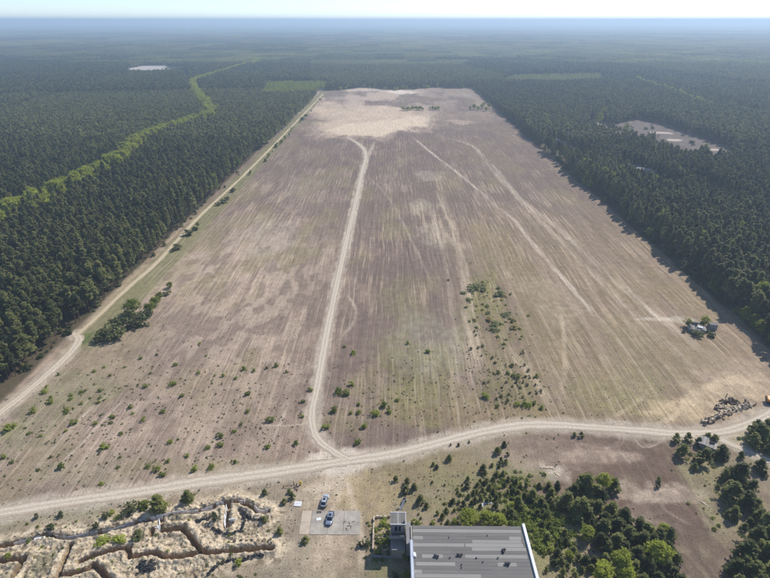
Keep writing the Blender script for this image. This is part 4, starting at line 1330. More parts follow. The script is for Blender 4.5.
# bushes around the trenches and the pad
tb = [('young', 158, 504, 17, 1.1, 'big dark round pine above the zigzag trench'), ('dull', 128.5, 508.5, 12, 1.0, 'dark bush left of the big round pine above the trench'), ('shrub', 141.5, 505, 12, .9, 'light green bush touching the big round pine above the trench'),
      ('young', 187.5, 497, 13, 1.15, 'round green pine beside the dirt road above the trench'), ('dull', 105, 515, 7, .9, 'dark bush at the left end of the row above the trench'), ('shrub', 112, 512, 6, .9, 'small green bush in the row above the trench'),
      ('shrub', 118, 517.5, 6, .7, 'small light bush beside the trench rim'), ('shrub', 102, 541, 12, .8, 'round green bush just below the long trench, left one of two'), ('shrub', 120, 538, 13, .7, 'round green bush just below the long trench, right one of two'),
      ('dull', 137, 535, 12, .8, 'loose olive bush below the long trench'), ('shrub', 29, 542, 5, .9, 'small green bush inside the left end of the trench'), ('shrub', 9, 557, 7, .8, 'small bush on the sand at the left picture edge'),
      ('dull', 48, 534, 8, .9, 'olive bush on the trench rim at the left'), ('dull', 52, 528, 9, .6, 'dark scrub on the sand bank at the left'), ('dull', 36, 516, 5, 1.1, 'small dark bush between road and trench, left one of two'), ('dull', 61, 514, 6, 1.1, 'small dark bush between road and trench, right one of two'),
      ('dull', 96, 527, 6, 1.3, 'dark upright bush standing at the trench bend'), ('dull', 214, 518, 8, 1.2, 'dark bush inside the tyre ring'), ('young', 264, 519.5, 7, 1.1, 'small pine at the right end of the tyre ring'), ('young', 279.5, 530.5, 7.5, 1.1, 'small pine on bare ground left of the concrete pad'),
      ('shrub', 239, 562, 8, .9, 'green bush beside the lowest tyre row'), ('young', 305, 540, 8, 1.0, 'small pine at the lower left corner of the concrete pad'), ('young', 284, 501.5, 6, 1.1, 'small pine above the grey pallet, lower left of three'), ('young', 292, 496, 7, 1.1, 'small pine above the grey pallet, right of three'),
      ('young', 289.5, 491, 5, 1.1, 'small pine above the grey pallet, upper of three'), ('young', 264.5, 492, 6, 1.1, 'small pine between the road and the trench end'), ('shrub', 195, 511, 5, .8, 'green tuft on the trench wall below the round pine'),
      ('shrub', 170.5, 512, 4, .9, 'tiny green bush at the trench bend below two pines'), ('dull', 240, 577, 6, 1.0, 'dark bush at the bottom edge below the tyre row'), ('dull', 361, 544, 7, 1.0, 'dark bush right of the pad, left one of two'), ('dull', 367.5, 544, 6.5, 1.0, 'dark bush right of the pad, right one of two'),
      ('shrub', 383, 523, 7, .8, 'green bush inside the low ruined walls'), ('shrub', 375.5, 529, 4, .9, 'small green bush on the low ruined wall'), ('leaf', 398, 546, 11, 1.2, 'slender green tree against the tower foot'), ('leaf', 406.5, 557, 8, 1.2, 'slender green tree against the warehouse wall'),
      ('leaf', 406, 576, 8, 1.1, 'green tree at the bottom edge beside the warehouse wall'), ('shrub', 416, 522.5, 8, .8, 'light green bush behind the roof corner next to the tower'), ('shrub', 433, 523.5, 6, .7, 'small light bush behind the roof edge'), ('dull', 396, 576, 7, .8, 'olive bush at the bottom edge left of the warehouse'),
      ('shrub', 385, 519, 6, .7, 'low green plant at the back of the ruined walls'), ('dull', 388, 533, 7, .8, 'dark bush against the left side of the tower'), ('young', 396, 478.5, 6, 1.2, 'small pine on dry grass left of the group behind the tower')]
for kd, a, b, d, asp, lb in tb:
    put(kd, {'young': 'young_pine', 'leaf': 'broadleaf_tree'}.get(kd, 'shrub'), a, b, d, asp, lb, {'young': 'young pine', 'leaf': 'tree'}.get(kd, 'shrub'), None, 1.0, {'leaf': 0.0, 'shrub': 0.1}.get(kd, 0.0))

# ground cover: low green brambles in the thicket and dry tufts over the field, uncounted
tuft = []
for k in range(5):
    r = np.random.default_rng(70 + k)
    tuft.append(joined('tuft', [crown_round(r, .5, .42, -.2, 9, 7, .16)], [M['olive']]))
for k in range(4):
    r = np.random.default_rng(80 + k)
    tuft.append(joined('bramble', [crown_round(r, .9, .9, -.2, 16, 10, .26)], [M['shrub']]))
for k in range(2):
    r = np.random.default_rng(90 + k)
    tuft.append(joined('dry_tuft', [crown_round(r, .45, .4, -.2, 8, 7, .16)], [M['rust']]))
pts_, pick_, siz_ = [], [], []


def strew(n, cx, cy, rx, ry, kinds, s0, s1):
    bx_, by_, _ = P(cx, cy)
    a = rng.normal(0, .55, (n, 2)) * np.array([rx, ry]) + np.array([bx_, by_])
    for q in a:
        if min(dist_poly(np.array([q[0]]), np.array([q[1]]), ROADS[k_][0], 6)[0] for k_ in ('main', 'mid', 'fork', 'left')) < 3.2: continue
        if 5 < q[0] < 34.5 and q[1] < 93.5: continue
        if -24.5 < q[0] < -6.5 and 95 < q[1] < 103.5: continue
        pts_.append((q[0], q[1], ground_z(q[0], q[1]))); pick_.append(kinds[rng.integers(len(kinds))]); siz_.append(rng.uniform(s0, s1))


strew(130, 540, 520, 9, 7, [5, 6, 7, 8], .6, 1.3)
strew(90, 530, 533, 8, 6, [5, 6, 7, 8], .6, 1.3)
strew(60, 510, 487, 6, 5, [5, 6, 7, 8], .5, 1.0)
strew(70, 565, 520, 7, 10, [5, 6, 0, 1], .5, 1.0)
strew(60, 752, 447, 7, 3, [5, 6, 7, 8], .5, 1.0)
strew(90, 475, 500, 12, 8, [0, 1, 2, 5], .4, .9)
strew(140, 440, 490, 22, 12, [0, 1, 9, 10], .3, .7)
strew(420, 170, 420, 45, 50, [0, 1, 2, 3, 9], .35, 1.0)
strew(200, 80, 430, 25, 30, [0, 1, 2, 3, 5], .35, 1.0)
strew(260, 420, 395, 35, 30, [0, 1, 2, 3, 4], .35, 0.9)
strew(260, 505, 385, 14, 30, [0, 1, 2, 3], .35, 1.0)
strew(120, 490, 305, 12, 34, [0, 5, 9, 10], .5, 1.2)
strew(160, 260, 430, 25, 20, [0, 1, 2, 9], .35, .9)
strew(120, 610, 400, 35, 20, [9, 10, 0], .3, .6)
strew(150, 260, 530, 16, 10, [0, 9, 10], .25, .55)
strew(420, 110, 548, 48, 11, [0, 1, 2, 9, 10, 5], .2, .6)
strew(110, 730, 500, 10, 16, [0, 9, 10, 5], .4, .9)
strew(60, 383, 540, 4, 6, [5, 6, 0], .4, .9)
strew(120, 600, 545, 14, 10, [0, 5, 9], .4, .9)
strew(300, 230, 330, 60, 70, [0, 1, 2, 9], .3, .7)
n = len(pts_)
ss = np.array(siz_)
scatter('field_tufts', np.array(pts_), pick_, rng.uniform(0, 6.28, n), np.stack([ss, ss, ss * rng.uniform(.7, 1.1, n)], 1), rng.uniform(-.3, .1, n), tuft, 'tufts of weeds and low brambles on the open ground', 'weeds')

# ------------------------------------------------------------------ concrete pad
pad = empty('concrete_pad', (0, 0, 0))
tag(pad, kind='structure')
pc_ = [P(302.3, 511)[:2], P(361, 511)[:2], P(359.7, 535)[:2], P(298.8, 534.7)[:2]]
cols_ = [0, .17, .46, .72, 1.0]
for j, (v0, v1) in enumerate(((0, .5), (.5, 1.0))):
    for i in range(4):
        g = 0.003
        cs = []
        for u, v in ((cols_[i] + g, v0 + g), (cols_[i + 1] - g, v0 + g), (cols_[i + 1] - g, v1 - g), (cols_[i] + g, v1 - g)):
            t0 = [pc_[0][k] * (1 - u) + pc_[1][k] * u for k in (0, 1)]
            t1 = [pc_[3][k] * (1 - u) + pc_[2][k] * u for k in (0, 1)]
            cs.append((t0[0] * (1 - v) + t1[0] * v, t0[1] * (1 - v) + t1[1] * v))
        zt = 0.10 + random.uniform(-.012, .012)
        MB().add([(a, b, -.1) for a, b in cs] + [(a, b, zt) for a, b in cs], [(3, 2, 1, 0), (4, 5, 6, 7), (0, 1, 5, 4), (1, 2, 6, 5), (2, 3, 7, 6), (3, 0, 4, 7)]) \
            .build('slab', M['concrete_pale'] if i == 0 else M['concrete'], pad)
# things lying on the pad
a, b, _ = P(318.7, 519.5)
o = MB().box(-.62, .62, -.42, .42, 0, .05, Matrix.Rotation(.25, 4, 'Z')).build('white_sheet', M['white'])
o.location = (a, b, .12); tag(o, 'white rectangular sheet lying flat on the concrete pad', 'sheet')
a, b, _ = P(319, 512.6)
o = empty('drain_grate', (a, b, .12), 0.02, 'dark metal grate at the upper edge of the concrete pad', 'grate')
MB().box(-.65, .65, -.32, -.25, 0, .06).box(-.65, .65, .25, .32, 0, .06).box(-.65, -.58, -.25, .25, 0, .06).box(.58, .65, -.25, .25, 0, .06).build('frame', M['steel'], o)
for k in range(6):
    MB().box(-.53 + k * .2, -.45 + k * .2, -.25, .25, .01, .045).build('bar', M['steel'], o)
for k, (px0, py0, L, an, lb) in enumerate([(349, 526.3, 1.1, .2, 'thick charred log in the burnt spot on the pad'), (351, 527.5, .9, 1.4, 'short charred log across the burnt spot on the pad'), (344.5, 522.5, .8, .9, 'charred stick left of the burnt spot on the pad'),
                                            (346.5, 529.5, .9, -1.0, 'charred stick below the burnt spot on the pad'), (349.5, 523.5, .7, 1.9, 'charred piece above the burnt spot on the pad'), (353.5, 522, .7, .5, 'charred splinter at the right of the burnt spot')]):
    a, b, _ = P(px0, py0)
    m_ = MB()
    m_.tube((-L / 2, 0, .06), (L / 2 * .2, .05, .07), .055, .07, 6).tube((L / 2 * .2, .05, .07), (L / 2, -.04, .05), .07, .035, 6)
    o = m_.build('charred_log', M['ash'])
    o.location = (a, b, .11); o.rotation_euler.z = an; tag(o, lb, 'log')
# pallet on the ground
a, b, _ = P(298, 504.3)
o = empty('pallet', (a, b, .02), -.08, 'pale grey slatted pallet on the ground left of the pad', 'pallet')
for k in range(5): MB().box(-1.05, 1.05, -.78 + k * .34, -.56 + k * .34, .16, .20).build('slat', M['board'], o)
for k in (-1, 0, 1): MB().box(k * .95 - .06, k * .95 + .06, -.76, .80, 0, .157).build('bearer', M['wood'], o)
# timber frame by the road with a yellow post
a, b, _ = P(300.5, 485)
o = empty('yellow_post', (a, b, 0), .1, 'short yellow marker post beside the timber frame near the road', 'post')
MB().box(-.28, .28, -.12, .12, 0, 1.25).build('shaft', M['yellow'], o, .03)
MB().prism([(-.3, 1.252), (.3, 1.252), (.2, 1.45), (-.2, 1.45)], -.14, .14).build('cap', M['yellow'], o)
a, b, _ = P(289, 487.5)
o = empty('timber_frame', (a, b, 0), .05, 'broken timber frame of posts and rails near the dirt road', 'timber frame')
for (xa, ya, xb, yb, z0, z1, nm) in [(-1.6, 0, 2.2, .2, .55, .7, 'rail'), (1.5, .4, 2.6, -1.6, .3, .1, 'rail'), (1.9, -1.2, 2.3, .9, .5, .6, 'rail')]:
    MB().tube((xa, ya, z0), (xb, yb, z1), .12, .1, 6).build(nm, M['wood'], o)
for (xa, ya, h_) in [(-1.6, 0, .8), (2.2, .2, 1.3), (1.3, .9, 1.2), (2.5, -1.0, .6)]:
    MB().tube((xa, ya, -.1), (xa + .05, ya, h_), .13, .11, 6).build('post', M['wood_dark'], o)
a, b, _ = P(269, 486.5)
o = empty('rail_frame', (a, b, 0), .15, 'low grey rail frame of two posts left of the timber frame', 'frame')
for s_ in (-.55, .55): MB().tube((s_, 0, -.1), (s_, 0, 1.2), .07, .06, 6).build('post', M['wood_dark'], o)
MB().tube((-.75, 0, .8), (.75, .02, .83), .06, .05, 6).build('rail', M['wood_dark'], o)

# ------------------------------------------------------------------ cars
def car(name, px0, py0, rz, paint, label):
    a, b, _ = P(px0, py0)
    z0 = ground_z(a, b)
    if 298 < px0 < 361 and 511 < py0 < 535: z0 = .105
    o = empty(name, (a, b, z0), rz, label, 'car')
    L, W = 4.35, 1.80
    # lofted shell: stations along the length, x forward
    st = [(-2.17, .62, .42, .80), (-2.08, .82, .30, .98), (-1.55, .88, .26, 1.02), (-.7, .90, .24, 1.00), (.55, .90, .24, .98), (1.25, .885, .25, .93), (1.85, .83, .28, .84), (2.10, .70, .34, .74), (2.17, .55, .42, .66)]
    v, f = [], []
    for (xx, hw, zb, zt) in st:
        v += [(xx, -hw * .92, zb), (xx, -hw, (zb + zt) / 2), (xx, -hw * .93, zt - .05), (xx, -hw * .72, zt), (xx, 0, zt + .03), (xx, hw * .72, zt), (xx, hw * .93, zt - .05), (xx, hw, (zb + zt) / 2), (xx, hw * .92, zb)]
    K = 9
    for i in range(len(st) - 1):
        for k in range(K):
            q = (k + 1) % K
            f.append((i * K + k, (i + 1) * K + k, (i + 1) * K + q, i * K + q))
    f += [tuple(range(K)), tuple(range((len(st) - 1) * K + K - 1, (len(st) - 1) * K - 1, -1))]
    me_ = mesh_np('body', v, f, paint, True)
    body = link(bpy.data.objects.new('body', me_), o)
    md = body.modifiers.new('soft', 'SUBSURF'); md.levels = md.render_levels = 1
    # cabin glass as one shell, then painted roof and pillars over it
    def shell(rows_, nm, mat_, par, sm=False):
        vv, ff = [], []
        for r_ in rows_: vv += r_
        n_ = len(rows_[0])
        for i in range(len(rows_) - 1):
            for k in range(n_ - 1):
                ff.append((i * n_ + k, i * n_ + k + 1, (i + 1) * n_ + k + 1, (i + 1) * n_ + k))
        return link(bpy.data.objects.new(nm, mesh_np(nm, vv, ff, mat_, sm)), par)
    A = [(1.12, .74, .98), (.35, .60, 1.42)]     # windscreen foot and head: x, half width, z
    B = [(-1.20, .58, 1.42), (-1.88, .72, 1.02)]
    shell([[(A[0][0], -A[0][1], A[0][2]), (A[0][0] + .08, 0, A[0][2] + .01), (A[0][0], A[0][1], A[0][2])], [(A[1][0], -A[1][1], A[1][2]), (A[1][0] + .05, 0, A[1][2] + .03), (A[1][0], A[1][1], A[1][2])]], 'windscreen', M['glass'], o)
    shell([[(B[0][0], -B[0][1], B[0][2]), (B[0][0] - .04, 0, B[0][2] + .02), (B[0][0], B[0][1], B[0][2])], [(B[1][0], -B[1][1], B[1][2]), (B[1][0] - .06, 0, B[1][2]), (B[1][0], B[1][1], B[1][2])]], 'rear_window', M['glass'], o)
    for s_ in (-1, 1):
        shell([[(1.08, s_ * .80, .95), (-.35, s_ * .83, .96), (-1.84, s_ * .78, .99)], [(.35, s_ * .62, 1.41), (-.4, s_ * .64, 1.44), (-1.2, s_ * .60, 1.41)]], 'side_window', M['glass'], o)
        for q in (((1.12, s_ * .77, .97), (.36, s_ * .62, 1.43)), ((-.38, s_ * .835, .95), (-.40, s_ * .645, 1.44)), ((-1.88, s_ * .76, 1.0), (-1.2, s_ * .60, 1.42))):
            MB().tube(q[0], q[1], .045, .04, 5).build('pillar', paint, o)
        MB().box(.85, 1.02, s_ * .86, s_ * 1.03, .93, 1.06).build('mirror', paint, o, .03)
        MB().box(2.02, 2.12, s_ * .42 if s_ > 0 else -.68, s_ * .68 if s_ > 0 else -.42, .60, .72).build('headlight', M['lamp'], o)
        MB().box(-2.16, -2.06, .5 * s_ if s_ > 0 else -.78, .78 if s_ > 0 else -.5, .72, .88).build('taillight', M['red_lamp'], o)
        for xx in (-1.35, 1.33):
            w = MB().tube((xx, s_ * .68, .33), (xx, s_ * .90, .33), .33, .33, 14).build('wheel', M['rubber'], o)
            MB().tube((xx, s_ * .895, .33), (xx, s_ * .915, .33), .20, .18, 10).build('rim', M['alloy'], w)
    rf = shell([[(.37, -.62, 1.43), (.40, -.3, 1.465), (.42, 0, 1.475), (.40, .3, 1.465), (.37, .62, 1.43)], [(-.4, -.66, 1.46), (-.4, -.32, 1.50), (-.4, 0, 1.51), (-.4, .32, 1.50), (-.4, .66, 1.46)],
                [(-1.22, -.60, 1.43), (-1.25, -.3, 1.465), (-1.28, 0, 1.47), (-1.25, .3, 1.465), (-1.22, .60, 1.43)]], 'roof', paint, o, True)
    MB().box(-.62, .12, -.36, .36, 1.485, 1.520).build('sunroof', M['glass'], o)
    MB().box(-2.20, -2.05, -.72, .72, .36, .50).build('rear_bumper', M['plastic'], o, .04)
    MB().box(2.06, 2.19, -.60, .60, .36, .52).build('front_bumper', M['plastic'], o, .04)
    MB().box(-1.9, 1.9, -.78, .78, .20, .32).build('underbody', M['plastic'], o)
    return o


car('parked_car', 324.8, 502.2, math.radians(82), M['silver'], 'white-silver car with dark sunroof standing on the sand above the pad')
car('parked_car', 330.2, 519.8, math.radians(-97), M['silver_blue'], 'blue-silver car with dark sunroof parked on the concrete pad')

# ------------------------------------------------------------------ warehouse and tower
RZ = 7.0
wx0, wx1, wyb, wyf = 5.8, 33.3, 58.0, 92.8
wh = empty('warehouse', ((wx0 + wx1) / 2, (wyb + wyf) / 2, 0), 0, 'long grey warehouse with striped flat roof at the bottom edge', 'warehouse')
ox_, oy_ = wh.location.x, wh.location.y
lx = lambda v: v - ox_
ly = lambda v: v - oy_
for nm, (a, b, c, d) in (('side_wall', (wx0 - .35, wx0 - .05, wyb, wyf)), ('side_wall', (wx1 + .05, wx1 + .35, wyb, wyf)), ('end_wall', (wx0 - .05, wx1 + .05, wyf - .3, wyf - .02)), ('end_wall', (wx0 - .05, wx1 + .05, wyb + .02, wyb + .3))):
    MB().box(lx(a), lx(b), ly(c), ly(d), -.2, RZ - .12).build(nm, M['concrete'], wh)
deck = MB().box(lx(wx0 - .05), lx(wx1 + .05), ly(wyb + .3), ly(wyf - .3), RZ - .35, RZ - .13).build('roof', M['concrete_dark'], wh)
light_px = [(412, 521, 532), (509, 521, 537.5), (413, 423, 537.4), (472, 521, 540.6), (413, 464, 543.7), (465, 523, 543.9), (472, 526, 549), (465, 527, 555.4), (422, 443, 555.8), (416, 455, 562.2), (498, 517, 565.7), (413, 422, 571.7), (415, 481, 575.8)]
lights_ = {}
for a, b, c in light_px:
    xa, yy, _ = P(a, c, RZ); xb, _, _ = P(b, c, RZ)
    lights_.setdefault(int((wyf - yy) / 1.0), []).append((max(xa, wx0 + .1), min(xb, wx1 - .1)))
for r_ in range(15, 34, 3):
    c0 = random.uniform(wx0, wx1 - 8); lights_.setdefault(r_, []).append((c0, c0 + random.uniform(4, 12)))
unit = {}
for mk in ('roof_grey', 'roof_light'):
    m_ = MB()
    nseg = 3
    for k in range(nseg):       # shallow ribs across each sheet
        y0_, y1_ = -.5 + k / nseg, -.5 + (k + .55) / nseg
        m_.box(-.5, .5, y0_, y1_, 0, 1).box(-.5, .5, y1_ + .001, -.5 + (k + 1) / nseg - .001, 0, .80)
    unit[mk] = mesh_np('roof_panel', m_.v, m_.f, M[mk])
for r_ in range(34):
    y1_ = wyf - r_ * 1.0; y0_ = y1_ - .985
    if y0_ < wyb: break
    cuts = sorted({wx0 + .1, wx1 - .1} | {q for s_ in lights_.get(r_, []) for q in s_})
    segs = []
    for a, b in zip(cuts[:-1], cuts[1:]):
        pale_seg = any(s_[0] - .01 <= a and b <= s_[1] + .01 for s_ in lights_.get(r_, []))  # stretch covered by the paler sheet material
        n_ = max(1, round((b - a) / (9.0 if not pale_seg else 14)))
        segs += [(a + (b - a) * k / n_, a + (b - a) * (k + 1) / n_, pale_seg) for k in range(n_)]
    for a, b, pale_seg in segs:
        if b - a < .05: continue
        o = bpy.data.objects.new('roof_panel', unit['roof_light' if pale_seg else 'roof_grey'])
        link(o, wh)
        o.location = (lx((a + b) / 2), ly((y0_ + y1_) / 2), RZ - .12 + random.uniform(-.01, .012))
        o.scale = (b - a - .012, .985, .10)
        o.rotation_euler.x = -.02 + random.uniform(-.006, .006)
for nm, a, b, h_ in (('coping', wx1 - .08, wx1 + .78, .55), ('coping', wx0 - .72, wx0 + .08, .42)):
    c0 = wyf + .35 if nm == 'coping' and a > 20 else P(412, 541, RZ)[1]
    MB().prism([(lx(a), RZ - .5), (lx(b), RZ - .5), (lx(b), RZ + h_ * .6), (lx((a + b) / 2 + .25), RZ + h_), (lx((a + b) / 2 - .25), RZ + h_), (lx(a), RZ + h_ * .6)], ly(wyb), ly(c0)).build('coping', M['zinc'], wh)
for (a, b, n_, s_) in [(436.6, 557, 3, 1.0), (460, 555, 4, .9), (504.7, 551.3, 4, .9), (507.5, 563.4, 4, 1.0), (450, 557.3, 1, .5), (476.5, 557.5, 1, .55), (498, 557.5, 1, .55), (462.5, 565.2, 2, .5), (449, 537, 1, .4), (483, 561.5, 1, .45), (487.5, 535, 1, .4)]:
    X_, Y_, _ = P(a, b, RZ + .3)
    o = empty('roof_vent', (X_, Y_, RZ - .02), random.uniform(0, 3), None, None)
    big = n_ > 1
    tag(o, ('cluster of dark pipe vents on the warehouse roof' if n_ > 2 else 'small dark pipe vent on the warehouse roof'), 'roof vent', 'dark vent clusters on the roof' if n_ > 2 else 'small vents on the roof')
    for k in range(n_):
        dx_, dy_ = (random.uniform(-.55, .55), random.uniform(-.45, .45)) if big else (0, 0)
        hh_ = s_ * random.uniform(.25, .5)
        p_ = MB().tube((dx_, dy_, -.05), (dx_, dy_, hh_), .16 * s_ + .03, .15 * s_ + .03, 8).build('pipe', M['steel'], o)
        MB().tube((dx_, dy_, hh_ + .03), (dx_, dy_, hh_ + .18), .36 * s_, .2 * s_, 8).build('cowl', M['steel'], p_)
X_, Y_, _ = P(414.2, 556, RZ)
o = MB().prism([(-.5, 0), (.5, 0), (.35, .5), (.05, .7), (-.4, .55)], -.5, .6).build('white_sack', M['white'], None, .12)
o.location = (X_, Y_, RZ - .03); tag(o, 'crumpled white sack on the left edge of the warehouse roof', 'sack')

TZ = 9.0
tx0, tx1 = P(390.2, 512, TZ)[0], P(405.8, 512, TZ)[0]
tyb_, tyf_ = P(397, 524.5, TZ)[1], P(397, 512, TZ)[1]
tw = empty('tower', ((tx0 + tx1) / 2, (tyb_ + tyf_) / 2, 0), 0, 'small grey concrete tower with slab roof beside the warehouse', 'tower')
ax_, ay_ = tw.location.x, tw.location.y
TW, TD = (tx1 - tx0) / 2, (tyf_ - tyb_) / 2
wt = .22
MB().box(-TW + .25, TW - .25, -TD + .35, TD - .2, -.2, 4.4).build('lower_wall', M['concrete'], tw)
MB().box(-TW + .1, TW - .1, -TD + .15, TD - .05, 4.402, 4.7).build('floor_slab', M['concrete_pale'], tw)
up = MB()
up.box(-TW + .25, -TW + .25 + wt, -TD + .35, TD - .2, 4.702, 8.6).box(TW - .25 - wt, TW - .25, -TD + .35, TD - .2, 4.702, 8.6)
up.box(-TW + .25 + wt, TW - .25 - wt, TD - .2 - wt, TD - .2, 4.702, 8.6)
up.box(-TW + .25 + wt, TW - .25 - wt, -TD + .35, -TD + .35 + wt, 4.702, 6.2).box(-TW + .25 + wt, -TW + .9, -TD + .35, -TD + .35 + wt, 6.202, 8.6)
up.box(TW - 1.0, TW - .25 - wt, -TD + .35, -TD + .35 + wt, 6.202, 8.6).box(-TW + .9, TW - 1.0, -TD + .35, -TD + .35 + wt, 7.9, 8.6)
up.build('upper_wall', M['concrete_dark'], tw)
bal = MB().box(-TW - .35, TW - .1, -TD - .85, -TD + .13, 4.75, 4.95).build('balcony', M['concrete_dark'], tw)
MB().box(-TW - .35, TW - .1, -TD - .85, -TD - .75, 4.952, 5.9).build('parapet', M['brick'], bal)
wf = MB().box(-TW + .9, -TW + 1.0, -TD + .40, -TD + .47, 6.21, 7.89).box(TW - 1.1, TW - 1.0, -TD + .40, -TD + .47, 6.21, 7.89).box(-.05, .05, -TD + .40, -TD + .47, 6.21, 7.89).build('window_frame', M['white'], tw)
MB().box(-TW + 1.0, TW - 1.1, -TD + .43, -TD + .44, 6.22, 7.88).build('pane', M['glass'], wf)
rs = MB().box(-TW, TW, -TD, TD, 8.602, 8.85).build('roof', M['concrete'], tw)
nb = 7
for k in range(nb):
    a = -TW + .12 + k * (2 * TW - .24) / nb
    MB().box(a + .02, a + (2 * TW - .24) / nb - .03, -TD + .15, TD - .15, 8.852, 8.93 + random.uniform(0, .02)).build('roof_panel', M['roof_grey'] if k != 3 else M['roof_light'], rs)
MB().box(-TW, TW, -TD, -TD + .14, 8.853, 9.02).box(-TW, TW, TD - .14, TD, 8.853, 9.02).box(TW - .11, TW, -TD + .141, TD - .141, 8.853, 9.02).build('roof_edge', M['white'], rs)
MB().box(TW - .75, TW - .3, -TD + .3, -TD + .8, 8.94, 9.3).build('hatch', M['steel'], rs)
MB().box(-TW + .3, TW - .3, -TD - 2.6, -TD + .34, -.2, 3.1).build('porch', M['concrete'], tw)
MB().box(-TW + .15, TW - .2, -TD - 2.75, -TD + .33, 3.102, 3.3).build('porch_roof', M['roof_light'], tw)
# passage between tower and warehouse
pb = empty('link_block', ((tx1 + wx0 - .36) / 2 + .05, 91.6, 0), 0, 'narrow grey link block between the tower and the warehouse', 'building')
hw_ = (wx0 - .4 - tx1) / 2 + .02
MB().box(-hw_, hw_, -3.6, 2.6, -.2, 6.3).build('wall', M['concrete_dark'], pb)
MB().box(-hw_ - .04, hw_, -3.7, 2.7, 6.302, 6.5).build('roof', M['concrete_dark'], pb)
MB().box(-.35, .35, -3.66, -3.59, 0.0, 2.1).build('door', M['inner_shade'], pb)  # dark panel on the solid wall, a doorway's shade painted as colour
# low ruined walls left of the tower
rw = empty('ruined_walls', (-1.2, 95.0, 0), 0, 'low broken concrete walls of a roofless annex left of the tower', 'ruin')
q0 = lambda a, b: (P(a, b)[0] + 1.2, P(a, b)[1] - 95.0)
(xa, ya), (xb, yb) = q0(374, 518), q0(374, 551)
segs_y = np.linspace(yb, ya, 8)
for k in range(7):
    MB().box(xa - .2, xa + .2, segs_y[k] + .01, segs_y[k + 1] - .01, -.1, random.uniform(.5, 1.0) if k != 5 else .25).build('wall_block', M['concrete_pale'], rw, .03)
(xc, yc), (xd, yd) = q0(372.5, 558), q0(394, 557.5)
for k in range(5):
    MB().box(xc + (xd - xc) * k / 5 + .01, xc + (xd - xc) * (k + 1) / 5 - .01, yc - .18, yc + .18, -.1, random.uniform(.6, .85)).build('wall_block', M['concrete_dark'], rw, .03)
for k in range(4):
    MB().box(xa + .5 + k * 1.05, xa + 1.3 + k * 1.05, ya + random.uniform(-.3, .1), ya + random.uniform(.3, .5), -.1, random.uniform(.3, .9)).build('wall_block', M['concrete_pale'], rw, .03)
for (a, b, c, d, e) in ((377, 537, 395, 537.3, .5),):
    (x0_, y0_), (x1_, y1_) = q0(a, b), q0(c, d)
    for k in range(3):
        MB().box(x0_ + (x1_ - x0_) * k / 3 + .01, x0_ + (x1_ - x0_) * (k + 1) / 3 - .01, y0_ - .12, y0_ + .12, -.1, e + random.uniform(-.2, .1)).build('wall_block', M['concrete_dark'], rw, .02)
for k in range(26):
    a, b = q0(random.uniform(375, 389), random.uniform(527, 556))
    s_ = random.uniform(.12, .4)
    M4 = Matrix.Translation((a, b, s_ * .3)) @ Matrix.Rotation(random.uniform(0, 3), 4, 'Z') @ Matrix.Rotation(random.uniform(-.5, .5), 4, 'X')
    MB().box(-s_, s_, -s_ * .6, s_ * .6, -s_ * .35, s_ * .35, M4).build('rubble_block', M['stone'] if k % 2 else M['stone_dark'], rw)
# white wrecked mast behind the tower
a, b, _ = P(400.5, 509.5)
o = empty('fallen_mast', (a, b, 0), 0, 'white leaning mast with cross arms behind the tower', 'mast')
MB().box(-.28, .28, -.09, .09, 0, 2.9, Matrix.Rotation(.45, 4, 'Y') @ Matrix.Rotation(-.55, 4, 'X')).build('blade', M['white'], o)
tip = Matrix.Rotation(.45, 4, 'Y') @ Matrix.Rotation(-.55, 4, 'X') @ Vector((0, 0, 2.8))
MB().tube(tip + Vector((-.8, .3, .1)), tip + Vector((.95, -.2, .1)), .07, .06, 6).build('arm', M['white'], o)
MB().tube((-.7, 0, 0), (-.5, .1, 1.1), .07, .06, 6).build('stub', M['white'], o)
MB().tube((.7, .2, 0), (.75, .5, 1.0), .06, .05, 6).build('stub', M['white'], o)
MB().box(-.32, .32, -.25, .25, -.22, .22, Matrix.Translation(tip + Vector((0, .1, .3))) @ Matrix.Rotation(.6, 4, 'Z')).build('head', M['steel'], o, .06)
# white streak of dumped boards in the thicket and pale debris on the right
for i, (a, b, L, an, lb) in enumerate([(486.5, 502.5, 1.7, .55, 'long pale plank lying among the young pines'), (484, 505, 1.2, .75, 'short pale plank lying below the long one among young pines'), (488.5, 503.5, 1.0, .2, 'pale board beside the long plank among young pines'),
                                       (557, 474.5, 1.0, -.9, 'pale slab on bare soil at the top of the thicket'), (703.5, 503.5, .8, -1.0, 'single pale slab standing on the bare brown ground'), (768, 463, .8, .3, 'pale slab near the fork road at the right edge')]):
    X_, Y_, _ = P(a, b)
    o = MB().box(-L, L, -.16, .16, 0, .12).box(-L * .4, L * .5, .17, .42, 0, .09).build('plank', M['white'] if i < 3 else M['stone'])
    o.location = (X_, Y_, .03); o.rotation_euler = (0, .04, an); tag(o, lb, 'plank' if i < 3 else 'slab')
for k in range(16):
    X_, Y_, _ = P(541 + k * 1.05 + random.uniform(-.5, .5), 467.5 + (0 if k < 10 else (k - 10) * 1.3) + random.uniform(-.8, .8))
    o = MB().box(-.3, .3, -.18, .18, -.1, .16, Matrix.Rotation(random.uniform(0, 3), 4, 'Z')).build('concrete_chunk', M['stone'], None, .05)
    s_ = random.uniform(.6, 1.3); o.scale = (s_, s_, s_)
    o.location = (X_, Y_, .02); tag(o, 'small pale concrete chunk in the white line above the thicket', 'chunk', 'pale chunks above the thicket')

